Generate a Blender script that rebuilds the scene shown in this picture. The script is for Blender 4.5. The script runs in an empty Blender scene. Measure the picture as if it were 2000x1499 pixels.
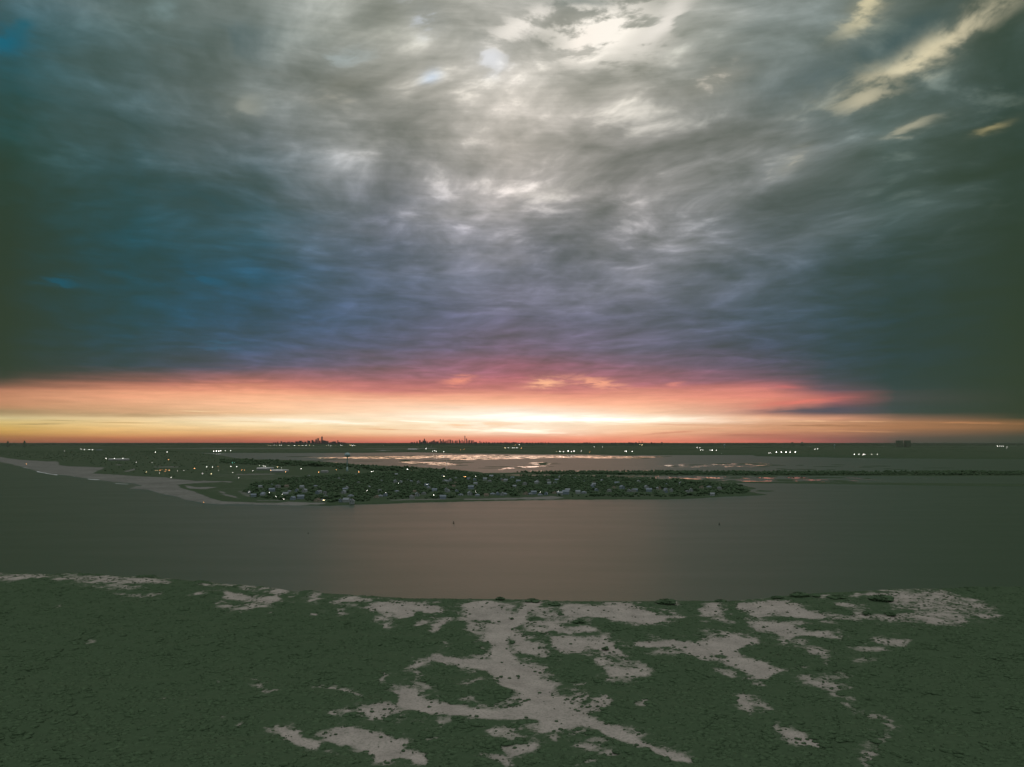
import bpy, math, random
import numpy as np
from mathutils import Vector, Matrix

SC = bpy.context.scene
COL = SC.collection
RNG = np.random.RandomState(7)
random.seed(7)

# ------------------------------------------------------------------ camera
CAM_H = 100.0
F = 2000.0 * 28.0 / 36.0            # focal length in photograph pixels
TH = math.atan((864.5 - 749.5) / F)  # the drone camera looks a little above the horizon
cam_d = bpy.data.cameras.new('camera')
cam = bpy.data.objects.new('camera', cam_d)
COL.objects.link(cam)
cam.location = (0, 0, CAM_H)
cam.rotation_euler = (math.radians(90) + TH, 0, 0)
cam_d.sensor_width = 36.0
cam_d.lens = 28.0
cam_d.clip_start = 1.0
cam_d.clip_end = 120000.0
SC.camera = cam


def ray(px, py):
    x = (px - 1000.0) / F
    y = (749.5 - py) / F
    return np.array([x, math.cos(TH) - y * math.sin(TH), math.sin(TH) + y * math.cos(TH)])


def P(px, py, z=0.0):
    """ground point seen at a photograph pixel, on the level z"""
    r = ray(px, py)
    t = (z - CAM_H) / r[2]
    return Vector((r[0] * t, r[1] * t, z))


def azel(px, py):
    r = ray(px, py)
    r = r / np.linalg.norm(r)
    return math.degrees(math.atan2(r[0], r[1])), math.degrees(math.asin(r[2]))


def project(X, Y, Z):
    """numpy: world -> photograph pixel"""
    dz = Z - CAM_H
    f = Y * math.cos(TH) + dz * math.sin(TH)
    u = -Y * math.sin(TH) + dz * math.cos(TH)
    f = np.maximum(f, 1.0)
    return 1000.0 + F * X / f, 749.5 - F * u / f


# ------------------------------------------------------------------ world: sunset sky under a broken cloud deck
SUN_AZ, SUN_EL = azel(965, 832)
world = bpy.data.worlds.new("World")
SC.world = world
world.use_nodes = True
wt = world.node_tree
wt.nodes.clear()
SKY_GAIN = 1.0


def s2l(c):
    c = c / 255.0
    return c / 12.92 if c <= 0.04045 else ((c + 0.055) / 1.055) ** 2.4


def rgb(r, g, b):
    return (s2l(r), s2l(g), s2l(b), 1.0)


class G:
    """small helper to write node graphs as expressions"""

    def __init__(self, tree):
        self.t = tree

    def put(self, sock, v):
        if isinstance(v, bpy.types.NodeSocket):
            self.t.links.new(v, sock)
        elif v is not None:
            sock.default_value = v

    def m(self, op, a, b=None, c=None, clamp=False):
        n = self.t.nodes.new('ShaderNodeMath')
        n.operation = op
        n.use_clamp = clamp
        self.put(n.inputs[0], a)
        if b is not None:
            self.put(n.inputs[1], b)
        if c is not None:
            self.put(n.inputs[2], c)
        return n.outputs[0]

    def add(self, a, b): return self.m('ADD', a, b)
    def sub(self, a, b): return self.m('SUBTRACT', a, b)
    def mul(self, a, b): return self.m('MULTIPLY', a, b)
    def mad(self, a, b, c): return self.m('MULTIPLY_ADD', a, b, c)

    def rng(self, v, a, b, c=0.0, d=1.0, smooth=False):
        n = self.t.nodes.new('ShaderNodeMapRange')
        n.interpolation_type = 'SMOOTHSTEP' if smooth else 'LINEAR'
        n.clamp = True
        self.put(n.inputs[0], v)
        for i, q in enumerate((a, b, c, d)):
            self.put(n.inputs[1 + i], q)
        return n.outputs[0]

    def xyz(self, x, y, z=0.0):
        n = self.t.nodes.new('ShaderNodeCombineXYZ')
        self.put(n.inputs[0], x); self.put(n.inputs[1], y); self.put(n.inputs[2], z)
        return n.outputs[0]

    def sep(self, v):
        n = self.t.nodes.new('ShaderNodeSeparateXYZ')
        self.put(n.inputs[0], v)
        return n.outputs

    def noise(self, vec, scale=1.0, detail=5.0, rough=0.5, dist=0.0, lac=2.0):
        n = self.t.nodes.new('ShaderNodeTexNoise')
        n.noise_dimensions = '3D'
        self.put(n.inputs['Vector'], vec)
        n.inputs['Scale'].default_value = scale
        n.inputs['Detail'].default_value = detail
        n.inputs['Roughness'].default_value = rough
        n.inputs['Lacunarity'].default_value = lac
        n.inputs['Distortion'].default_value = dist
        return n.outputs[0]

    def mix(self, f, a, b, mode='MIX', clamp=True):
        n = self.t.nodes.new('ShaderNodeMix')
        n.data_type = 'RGBA'
        n.blend_type = mode
        n.clamp_factor = clamp
        self.put(n.inputs[0], f)
        self.put(n.inputs[6], a)
        self.put(n.inputs[7], b)
        return n.outputs[2]

    def ramp(self, f, stops, mode='LINEAR'):
        n = self.t.nodes.new('ShaderNodeValToRGB')
        n.color_ramp.interpolation = mode
        e = n.color_ramp.elements
        while len(e) > 1:
            e.remove(e[-1])
        e[0].position = stops[0][0]
        e[0].color = stops[0][1]
        for p, c in stops[1:]:
            q = e.new(p)
            q.color = c
        self.put(n.inputs[0], f)
        return n.outputs[0]


g = G(wt)
tc = wt.nodes.new('ShaderNodeTexCoord')
D = tc.outputs['Generated']
dx, dy, dz = g.sep(D)[:3]
RAD = 57.29578
az = g.mul(g.m('ARCTAN2', dx, dy), RAD)
el = g.mul(g.m('ARCSINE', dz), RAD)

# cloud-deck plane coordinates: the deck is a layer overhead, its streaks run towards azimuth -14 degrees
zz = g.add(g.m('MAXIMUM', dz, 0.0), 0.07)
cx = g.m('DIVIDE', dx, zz)
cy = g.m('DIVIDE', dy, zz)
A0 = math.radians(-16)
al = g.add(g.mul(cx, math.sin(A0)), g.mul(cy, math.cos(A0)))
ac = g.sub(g.mul(cx, math.cos(A0)), g.mul(cy, math.sin(A0)))
warp = g.noise(g.xyz(ac, al, 3.0), 0.9, 3, 0.5)
warp2 = g.noise(g.xyz(ac, al, 9.0), 0.9, 3, 0.5)
acw = g.add(ac, g.mul(g.sub(warp, 0.5), 0.42))
alw = g.add(al, g.mul(g.sub(warp2, 0.5), 0.9))
n_big = g.noise(g.xyz(acw, g.mul(alw, 0.52), 0.0), 2.3, 8, 0.50)
n_fine = g.noise(g.xyz(acw, g.mul(alw, 0.85), 5.0), 9.5, 6, 0.56)
n_puff = g.noise(g.xyz(acw, g.mul(alw, 0.85), 21.0), 5.2, 6, 0.50)
# low streaks: long horizontal bars seen edge-on near the horizon
n_bar = g.noise(g.xyz(g.mul(az, 0.085), g.mul(el, 1.5), 2.0), 1.0, 6, 0.52, 0.25)
n_bar2 = g.noise(g.xyz(g.mul(az, 0.30), g.mul(el, 4.2), 7.0), 1.0, 6, 0.55, 0.2)
n_bar3 = g.noise(g.xyz(g.mul(az, 0.16), g.mul(el, 0.85), 13.0), 1.0, 7, 0.55, 0.4)

# colour of the sky by direction, read down the photograph at ten azimuths
XS = [0, 250, 500, 750, 1000, 1250, 1500, 1625, 1750, 2000]
TAB = {
    0: [(45, 76, 76), (88, 106, 102), (140, 145, 136), (160, 160, 148), (205, 202, 192), (165, 168, 158), (125, 132, 124), (118, 126, 117), (104, 116, 106), (56, 76, 66)],
    100: [(38, 82, 88), (80, 101, 99), (110, 124, 121), (152, 155, 146), (186, 184, 176), (172, 170, 158), (112, 124, 121), (100, 115, 112), (92, 106, 99), (50, 69, 58)],
    200: [(40, 70, 62), (76, 100, 102), (122, 130, 126), (158, 156, 147), (176, 171, 160), (162, 160, 151), (112, 122, 119), (98, 112, 110), (86, 102, 96), (48, 66, 55)],
    300: [(42, 65, 52), (54, 81, 80), (98, 111, 114), (140, 142, 138), (168, 163, 154), (143, 142, 137), (124, 127, 122), (104, 114, 110), (76, 94, 87), (47, 65, 53)],
    400: [(45, 62, 47), (42, 74, 74), (64, 93, 99), (122, 126, 132), (156, 153, 149), (143, 142, 139), (110, 118, 118), (90, 103, 101), (66, 84, 78), (46, 63, 49)],
    500: [(45, 61, 45), (40, 76, 81), (46, 84, 97), (98, 110, 126), (130, 133, 143), (124, 127, 131), (90, 102, 109), (70, 88, 92), (52, 72, 69), (46, 62, 47)],
    600: [(46, 61, 45), (40, 75, 81), (48, 84, 104), (78, 97, 118), (99, 106, 124), (97, 105, 119), (72, 90, 100), (57, 78, 84), (46, 67, 64), (46, 62, 46)],
    690: [(46, 62, 48), (48, 72, 75), (68, 88, 108), (90, 95, 116), (112, 98, 116), (98, 97, 113), (72, 84, 99), (54, 74, 80), (45, 66, 64), (46, 62, 46)],
    730: [(46, 62, 48), (60, 74, 76), (96, 90, 104), (130, 101, 113), (160, 100, 112), (128, 98, 112), (95, 88, 102), (56, 74, 80), (45, 67, 64), (46, 62, 46)],
    752: [(68, 71, 62), (165, 108, 92), (205, 125, 110), (176, 110, 112), (182, 112, 116), (176, 112, 118), (150, 100, 108), (82, 82, 90), (46, 68, 66), (46, 62, 46)],
    765: [(180, 122, 95), (235, 160, 125), (240, 165, 130), (205, 130, 118), (205, 130, 120), (205, 130, 120), (212, 128, 118), (118, 88, 94), (50, 70, 68), (46, 62, 46)],
    778: [(200, 142, 108), (238, 172, 134), (250, 186, 146), (250, 182, 148), (246, 172, 140), (244, 168, 138), (232, 146, 122), (176, 102, 100), (70, 76, 74), (46, 62, 46)],
    795: [(178, 134, 98), (226, 170, 130), (250, 200, 160), (255, 210, 176), (255, 214, 180), (252, 192, 158), (190, 126, 112), (88, 82, 92), (50, 71, 68), (46, 62, 46)],
    808: [(165, 144, 104), (205, 164, 124), (240, 194, 150), (255, 224, 190), (255, 250, 236), (255, 214, 180), (205, 146, 124), (95, 86, 88), (58, 74, 68), (46, 62, 46)],
    813: [(180, 154, 112), (210, 168, 126), (244, 200, 158), (255, 222, 188), (255, 252, 238), (255, 222, 190), (212, 154, 128), (120, 100, 96), (62, 76, 68), (46, 62, 46)],
    818: [(222, 206, 152), (240, 214, 164), (255, 238, 202), (255, 236, 205), (255, 252, 240), (255, 244, 220), (244, 190, 150), (226, 160, 124), (150, 112, 88), (62, 68, 50)],
    828: [(215, 184, 110), (245, 212, 152), (255, 235, 192), (255, 232, 192), (255, 238, 210), (250, 212, 172), (208, 152, 116), (186, 138, 102), (170, 122, 84), (138, 102, 66)],
    838: [(208, 168, 92), (242, 198, 130), (254, 216, 160), (255, 228, 186), (255, 244, 222), (253, 206, 166), (226, 166, 126), (204, 146, 106), (176, 124, 86), (118, 90, 58)],
    848: [(196, 148, 78), (228, 172, 106), (240, 178, 120), (252, 206, 160), (255, 216, 184), (252, 190, 150), (200, 132, 104), (165, 112, 88), (118, 92, 74), (66, 68, 50)],
    855: [(172, 116, 72), (196, 122, 82), (206, 124, 90), (236, 150, 112), (248, 164, 132), (248, 164, 130), (186, 116, 98), (146, 96, 84), (96, 84, 72), (50, 64, 48)],
    862: [(140, 90, 66), (158, 92, 74), (168, 92, 80), (198, 106, 94), (228, 118, 104), (240, 134, 108), (204, 110, 96), (150, 88, 84), (76, 74, 66), (47, 63, 48)],
}
YS = sorted(TAB)
tab = np.array([[[s2l(v) for v in c] for c in TAB[y]] for y in YS])


def tab_at(px, py):
    px = min(max(px, 0), 2000)
    py = min(max(py, 0), 862)
    j = min(max(int(np.searchsorted(XS, px)) - 1, 0), len(XS) - 2)
    i = min(max(int(np.searchsorted(YS, py)) - 1, 0), len(YS) - 2)
    fx = (px - XS[j]) / (XS[j + 1] - XS[j])
    fy = (py - YS[i]) / (YS[i + 1] - YS[i])
    return ((tab[i, j] * (1 - fx) + tab[i, j + 1] * fx) * (1 - fy) + (tab[i + 1, j] * (1 - fx) + tab[i + 1, j + 1] * fx) * fy)


ELS = [0.0, 0.12, 0.3, 0.5, 0.7, 0.95, 1.25, 1.45, 1.6, 1.72, 1.84, 1.94, 2.08, 2.35, 2.7, 3.05, 3.4, 3.7, 4.05, 4.6, 5.4, 6.8, 9, 12, 15, 18, 21, 24.5, 28]


def azel_to_px(a, e):
    a, e = math.radians(a), math.radians(e)
    X, Y, Z = math.sin(a) * math.cos(e), math.cos(a) * math.cos(e), math.sin(e)
    x, y = project(np.array([X * 1e6]), np.array([Y * 1e6]), np.array([Z * 1e6 + CAM_H]))
    return float(x[0]), float(y[0])


# light of the warm band is brighter than the sensor's white
elw = g.add(el, g.mul(g.sub(n_bar, 0.5), g.rng(el, 1.0, 3.6, 0.06, 1.1)))
elw = g.add(elw, g.mul(g.sub(n_big, 0.5), g.rng(el, 5.0, 14.0, 0.0, 5.0)))
elf = g.m('DIVIDE', elw, 90.0)
CA = g.m('MAXIMUM', g.m('COSINE', g.mul(az, 1 / RAD)), 0.5)
elc = g.mul(g.m('ARCTANGENT', g.m('DIVIDE', g.m('TANGENT', g.mul(elw, 1 / RAD)), CA)), RAD)
elf = g.m('DIVIDE', elc, 90.0)
cols = []
for x in XS:
    a = math.degrees(math.atan((x - 1000) / F))
    stops = []
    for e in ELS:
        _x, _y = project(np.array([1e6 * math.tan(math.radians(a))]), np.array([1e6]), np.array([CAM_H + 1e6 * math.tan(math.radians(e))]))
        px, py = float(_x[0]), float(_y[0])
        c = tab_at(px, py)
        stops.append((e / 90.0, (c[0], c[1], c[2], 1)))
    last = np.array(stops[-1][1][:3])
    stops.append((45 / 90.0, tuple(last * 0.5 + np.array([.46, .45, .42]) * 0.5) + (1,)))
    stops.append((75 / 90.0, (.48, .47, .44, 1)))
    cols.append((a, g.ramp(elf, stops)))
side = g.ramp(elf, [(0, rgb(46, 60, 46)), (4 / 90, rgb(46, 62, 48)), (12 / 90, rgb(48, 66, 54)), (28 / 90, rgb(90, 104, 98)), (48 / 90, rgb(150, 154, 148)), (75 / 90, (.48, .47, .44, 1))])
azw = g.add(az, g.mul(g.sub(n_bar3, 0.5), 3.0))
base = cols[0][1]
for k in range(1, len(cols)):
    base = g.mix(g.rng(azw, cols[k - 1][0], cols[k][0]), base, cols[k][1])
base = g.mix(g.rng(g.m('ABSOLUTE', az), 35, 70), base, side)

FLOOR = rgb(46, 62, 45)
# modulation of the deck: strong overhead, quiet low down
d_big = g.sub(n_big, 0.5)
d_fine = g.sub(n_fine, 0.5)
d_puff = g.sub(n_puff, 0.5)
amp_hi = g.mul(g.rng(el, 5.0, 20.0, 0.50, 1.0, True), g.rng(el, 2.6, 6.0, 0.10, 1.0, True))
mod = g.add(g.mul(d_big, 3.0), g.add(g.mul(d_fine, 1.1), g.mul(d_puff, 3.1)))
mod = g.mul(mod, amp_hi)
low = g.add(g.mul(g.sub(n_bar2, 0.5), 0.9), g.mul(g.sub(n_bar, 0.5), 0.7))
mod = g.add(mod, g.mul(low, g.rng(el, 3.2, 14.0, 0.55, 0.36)))
k = g.m('POWER', 2.2, mod)
k = g.m('MINIMUM', k, 2.6)


def vscale(col, f):
    n = wt.nodes.new('ShaderNodeVectorMath')
    n.operation = 'SCALE'
    g.put(n.inputs[0], col)
    g.put(n.inputs['Scale'], f)
    return n.outputs[0]


def vop(op, a, b):
    n = wt.nodes.new('ShaderNodeVectorMath')
    n.operation = op
    g.put(n.inputs[0], a)
    g.put(n.inputs[1], b)
    return n.outputs[0]


above = vop('MAXIMUM', vop('SUBTRACT', base, FLOOR[:3]), (-0.006, -0.006, -0.006))
sky = vop('ADD', vscale(above, k), FLOOR[:3])


def spot(p0, p1, width, color, gain, soft=0.5, tex=None, t0=0.44, t1=0.56, wob=1.0):
    """a gap or a lit edge in the clouds: an elongated patch between two sky directions, ragged by noise"""
    global sky
    a0, e0 = azel(*p0)
    a1, e1 = azel(*p1)
    am, em = (a0 + a1) / 2, (e0 + e1) / 2
    ce = math.cos(math.radians(em))
    L = math.hypot((a1 - a0) * ce, e1 - e0) / 2 + width
    ph = math.atan2(e1 - e0, (a1 - a0) * ce)
    ax = g.mul(g.sub(g.add(az, g.mul(g.sub(warp, 0.5), 2.2 * wob)), am), ce)
    ey = g.sub(g.add(el, g.mul(g.sub(n_puff, 0.5), 2.6 * wob)), em)
    u = g.add(g.mul(ax, math.cos(ph) / L), g.mul(ey, math.sin(ph) / L))
    v = g.sub(g.mul(ey, math.cos(ph) / width), g.mul(ax, math.sin(ph) / width))
    r2 = g.add(g.mul(u, u), g.mul(v, v))
    w = g.m('EXPONENT', g.mul(r2, -1.3))
    if tex is not None:
        w = g.mul(w, g.rng(g.add(tex, g.mul(g.sub(w, 0.5), 0.12)), t0, t1, soft, 1.0, True))
    w = g.mul(w, gain)
    sky = g.mix(w, sky, color)


W1, W2 = rgb(238, 232, 222), rgb(214, 202, 172)
spot((1120, 60), (1225, 60), 2.1, rgb(255, 248, 236), 1.25, 0.1, n_fine, 0.40, 0.52)
spot((1125, 92), (1150, 70), 0.8, rgb(255, 246, 234), 1.1, 0.2, n_fine, 0.4, 0.52)
spot((960, 90), (1080, 15), 1.0, W1, 1.05, 0.1, n_fine, 0.40, 0.53)
spot((1255, 90), (1330, 10), 0.8, W1, 0.9, 0.1, n_fine, 0.41, 0.54)
spot((940, 110), (970, 120), 0.9, rgb(226, 228, 232), 0.8, 0.2, n_fine)
spot((815, 25), (850, 40), 0.9, rgb(205, 212, 222), 0.8, 0.1, n_fine)
spot((835, 148), (850, 140), 0.5, rgb(185, 200, 218), 0.7, 0.3, n_fine)
spot((640, 120), (720, 105), 0.8, rgb(170, 182, 182), 0.6, 0.2, n_fine)
spot((1655, 175), (1960, 0), 1.0, rgb(206, 196, 164), 1.0, 0.15, n_fine, 0.39, 0.59)
spot((1650, 52), (1730, -20), 0.75, rgb(212, 202, 166), 0.9, 0.25, n_fine)
spot((1350, 180), (1440, 145), 0.7, rgb(224, 214, 198), 0.85, 0.2, n_fine)
spot((1640, 210), (1720, 188), 0.6, rgb(196, 188, 160), 0.8, 0.2, n_fine)
spot((1730, 262), (1810, 238), 0.4, rgb(176, 172, 148), 0.75, 0.3, n_fine)
spot((1525, 325), (1560, 312), 0.55, rgb(196, 190, 170), 0.75, 0.2, n_fine)
spot((1905, 268), (1950, 250), 0.35, rgb(150, 142, 104), 0.8, 0.3, n_fine)
spot((1040, 378), (1120, 365), 0.9, rgb(184, 180, 172), 0.5, 0.2, n_fine)
spot((470, 215), (500, 205), 1.1, rgb(158, 160, 148), 0.6, 0.3, n_puff)
spot((640, 200), (700, 170), 1.1, rgb(182, 176, 160), 0.5, 0.2, n_puff)
spot((300, 25), (360, 15), 1.0, rgb(125, 148, 148), 0.6, 0.2, n_puff)
# small ragged highlights where the deck thins, overhead and to the right
hl = g.rng(g.add(g.mul(n_puff, 0.6), g.mul(n_fine, 0.4)), 0.54, 0.67, 0.0, 1.0, True)
hl = g.mul(hl, g.mul(g.rng(el, 9.0, 23.0, 0.0, 1.0, True), g.rng(az, -16.0, 2.0, 0.15, 1.0, True)))
hl = g.mul(hl, g.rng(az, 6.0, 20.0, 1.0, 0.45, True))
sky = vop('ADD', sky, vscale(vop('ADD', vscale(sky, 0.50), (0.06, 0.053, 0.035)), hl))
# dark rolls
spot((1650, 130), (1830, 20), 1.0, rgb(62, 86, 88), 0.75, 0.4, n_puff)
spot((1500, 190), (1640, 110), 1.1, rgb(88, 104, 106), 0.5, 0.4, n_puff)
spot((400, 80), (520, 70), 1.7, rgb(72, 94, 96), 0.6, 0.3, n_puff)
spot((1030, 0), (1210, 8), 0.8, rgb(110, 122, 118), 0.7, 0.5, n_puff)
spot((0, 160), (500, 300), 1.3, rgb(42, 66, 58), 0.45, 0.5, n_puff)
spot((200, 330), (520, 420), 1.1, rgb(40, 72, 74), 0.4, 0.5, n_puff)
# teal gaps on the left
spot((0, 90), (30, 85), 1.0, rgb(25, 100, 122), 0.85, 0.3, n_fine)
spot((50, 60), (65, 45), 0.5, rgb(30, 96, 112), 0.7, 0.3, n_fine)
spot((80, 550), (140, 553), 0.35, rgb(28, 86, 104), 0.8, 0.3, n_fine)
spot((380, 530), (430, 550), 0.6, rgb(36, 92, 116), 0.6, 0.3, n_fine)
spot((390, 675), (470, 680), 0.3, rgb(60, 100, 124), 0.5, 0.4, n_bar2)

# low band: lit cloud edges, bright slots, the pink tongue on the right
spot((1035, 752), (1090, 746), 0.42, rgb(255, 188, 148), 0.95, 0.3, n_fine, 0.40, 0.56, 0.30)
spot((1120, 742), (1215, 756), 0.36, rgb(250, 172, 140), 0.9, 0.3, n_fine, 0.40, 0.56, 0.30)
spot((875, 746), (920, 740), 0.36, rgb(240, 152, 128), 0.8, 0.3, n_fine, 0.40, 0.56, 0.30)
spot((1300, 752), (1330, 748), 0.2, rgb(228, 142, 128), 0.6, 0.3, n_fine, 0.40, 0.56, 0.25)
spot((1510, 752), (1560, 757), 0.16, rgb(205, 112, 110), 0.6, 0.5, n_bar2, 0.4, 0.6, 0.15)
spot((1480, 792), (1640, 779), 0.22, rgb(226, 124, 110), 0.85, 0.6, n_bar2, 0.35, 0.6, 0.12)
spot((1450, 806), (1720, 799), 0.22, rgb(72, 80, 92), 0.85, 0.7, n_bar2, 0.35, 0.6, 0.10)
spot((860, 814), (1400, 822), 0.27, (1.5, 1.35, 1.15, 1), 0.95, 0.55, n_bar2, 0.38, 0.56, 0.12)
spot((890, 838), (1150, 845), 0.20, (1.5, 1.3, 1.05, 1), 0.9, 0.3, n_bar2, 0.42, 0.56, 0.10)
spot((800, 832), (1040, 828), 0.22, rgb(255, 205, 160), 0.75, 0.0, n_bar2, 0.56, 0.44, 0.10)
spot((540, 823), (760, 830), 0.10, (1.25, 1.1, 0.88, 1), 0.8, 0.3, n_bar2, 0.42, 0.56, 0.10)
S1, S2 = 0.46, 0.54
spot((0, 811), (480, 812), 0.16, rgb(176, 146, 108), 0.6, 0.5, n_bar, 0.42, 0.58, 0.08)
spot((330, 803), (425, 804), 0.035, rgb(246, 214, 164), 0.9, 0.3, n_bar2, S1, S2, 0.03)
spot((0, 829), (130, 828), 0.045, rgb(140, 120, 80), 0.9, 0.3, n_bar2, S1, S2, 0.04)
spot((60, 821), (200, 823), 0.03, rgb(168, 146, 98), 0.8, 0.3, n_bar2, S1, S2, 0.03)
spot((120, 825), (340, 827), 0.035, rgb(196, 158, 104), 0.8, 0.3, n_bar2, S1, S2, 0.03)
spot((400, 822), (560, 826), 0.03, rgb(224, 178, 124), 0.8, 0.3, n_bar2, S1, S2, 0.03)
spot((470, 818), (760, 826), 0.10, (1.1, 0.98, 0.80, 1), 0.9, 0.3, n_bar2, S1, S2, 0.06)
spot((610, 832), (760, 836), 0.045, rgb(238, 180, 130), 0.8, 0.3, n_bar2, S1, S2, 0.03)
spot((650, 836), (860, 842), 0.05, rgb(228, 168, 122), 0.8, 0.4, n_bar2, S1, S2, 0.04)
spot((760, 822), (880, 826), 0.06, (1.3, 1.15, 0.95, 1), 0.9, 0.3, n_bar2, S1, S2, 0.05)
spot((1230, 852), (1420, 836), 0.09, rgb(214, 140, 112), 0.75, 0.4, n_bar2, S1, S2, 0.08)
spot((1240, 828), (1460, 832), 0.07, rgb(222, 160, 122), 0.75, 0.4, n_bar2, S1, S2, 0.05)
spot((1380, 850), (1620, 852), 0.12, rgb(178, 112, 92), 0.8, 0.4, n_bar2, S1, S2, 0.08)
spot((1440, 830), (1800, 833), 0.08, rgb(160, 116, 82), 0.75, 0.3, n_bar2, S1, S2, 0.06)
spot((1400, 822), (1750, 824), 0.05, rgb(246, 196, 150), 0.8, 0.4, n_bar2, S1, S2, 0.04)
spot((1500, 841), (1760, 844), 0.05, rgb(214, 156, 110), 0.7, 0.4, n_bar2, S1, S2, 0.05)
spot((1740, 824), (2000, 828), 0.06, rgb(186, 130, 88), 0.8, 0.4, n_bar2, S1, S2, 0.04)

nish = wt.nodes.new('ShaderNodeTexSky')
nish.sky_type = 'NISHITA'
nish.sun_disc = False
nish.sun_elevation = math.radians(1.5)
nish.sun_rotation = math.radians(SUN_AZ)
nish.altitude = 100
bg1 = wt.nodes.new('ShaderNodeBackground')
g.put(bg1.inputs[0], sky)
bg1.inputs[1].default_value = SKY_GAIN
bg2 = wt.nodes.new('ShaderNodeBackground')
g.put(bg2.inputs[0], nish.outputs[0])
bg2.inputs[1].default_value = 0.0015
ad = wt.nodes.new('ShaderNodeAddShader')
wt.links.new(bg1.outputs[0], ad.inputs[0])
wt.links.new(bg2.outputs[0], ad.inputs[1])
wo = wt.nodes.new('ShaderNodeOutputWorld')
wt.links.new(ad.outputs[0], wo.inputs[0])

# the sun stands behind the low cloud: weak, wide and orange
sd = bpy.data.lights.new('sun', 'SUN')
sd.energy = 0.08
sd.angle = math.radians(24)
sd.color = (1.0, 0.42, 0.22)
so = bpy.data.objects.new('sun', sd)
COL.objects.link(so)
sdir = Vector((math.sin(math.radians(SUN_AZ)), math.cos(math.radians(SUN_AZ)), math.tan(math.radians(2.2))))
so.rotation_euler = sdir.to_track_quat('Z', 'Y').to_euler()

SC.view_settings.view_transform = 'Standard'
SC.view_settings.look = 'None'
SC.view_settings.exposure = 0.0
SC.view_settings.gamma = 1.0
SC.view_settings.use_curve_mapping = False
SC.render.engine = 'CYCLES'
SC.cycles.max_bounces = 6
SC.cycles.diffuse_bounces = 2
SC.cycles.glossy_bounces = 3
SC.cycles.volume_bounces = 0
SC.cycles.sample_clamp_indirect = 5
SC.cycles.use_denoising = True

# ------------------------------------------------------------------ helpers


def new_mat(name):
    m = bpy.data.materials.new(name)
    m.use_nodes = True
    t = m.node_tree
    return m, G(t), t.nodes['Principled BSDF'], t


def simple_mat(name, c, rough=0.8, var=0.25, scale=0.3, metal=0.0, bump=0.0, spec=0.3):
    m, q, b, t = new_mat(name)
    geo = t.nodes.new('ShaderNodeNewGeometry')
    n = q.noise(geo.outputs['Position'], scale, 5, 0.6)
    col = q.mix(q.rng(n, 0.3, 0.7), tuple(v * (1 - var) for v in c) + (1,), tuple(v * (1 + var) for v in c) + (1,))
    t.links.new(col, b.inputs['Base Color'])
    b.inputs['Roughness'].default_value = rough
    b.inputs['Metallic'].default_value = metal
    b.inputs['Specular IOR Level'].default_value = spec
    if bump:
        bn = t.nodes.new('ShaderNodeBump')
        bn.inputs['Strength'].default_value = bump
        t.links.new(n, bn.inputs['Height'])
        t.links.new(bn.outputs[0], b.inputs['Normal'])
    return m


def emit_mat(name, c, s):
    m = bpy.data.materials.new(name)
    m.use_nodes = True
    t = m.node_tree
    t.nodes.clear()
    e = t.nodes.new('ShaderNodeEmission')
    e.inputs[0].default_value = tuple(c) + (1,)
    e.inputs[1].default_value = s
    o = t.nodes.new('ShaderNodeOutputMaterial')
    t.links.new(e.outputs[0], o.inputs[0])
    m.cycles.emission_sampling = 'NONE'
    return m


def mesh_np(name, V, Fq, mat, smooth=False, attrs=None):
    """mesh from numpy verts and faces (all faces with the same number of corners)"""
    me = bpy.data.meshes.new(name)
    V = np.asarray(V, dtype=np.float32)
    Fq = np.asarray(Fq, dtype=np.int32)
    nc = Fq.shape[1]
    me.vertices.add(len(V))
    me.vertices.foreach_set('co', V.ravel())
    me.loops.add(Fq.size)
    me.loops.foreach_set('vertex_index', Fq.ravel())
    me.polygons.add(len(Fq))
    me.polygons.foreach_set('loop_start', np.arange(0, Fq.size, nc, dtype=np.int32))
    if smooth:
        me.polygons.foreach_set('use_smooth', np.ones(len(Fq), dtype=bool))
    me.update(calc_edges=True)
    for k_, a in (attrs or {}).items():
        at = me.attributes.new(k_, 'FLOAT', 'POINT')
        at.data.foreach_set('value', np.asarray(a, dtype=np.float32).ravel())
    if mat:
        me.materials.append(mat)
    return me


def link(name, me, parent=None, loc=None, rotz=0.0, scale=None):
    o = bpy.data.objects.new(name, me)
    COL.objects.link(o)
    if loc is not None:
        o.location = loc
    if rotz:
        o.rotation_euler = (0, 0, rotz)
    if scale is not None:
        o.scale = scale
    if parent is not None:
        o.parent = parent
    return o


def tag(o, label=None, cat=None, group=None, kind=None):
    if label: o['label'] = label
    if cat: o['category'] = cat
    if group: o['group'] = group
    if kind: o['kind'] = kind
    return o


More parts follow.
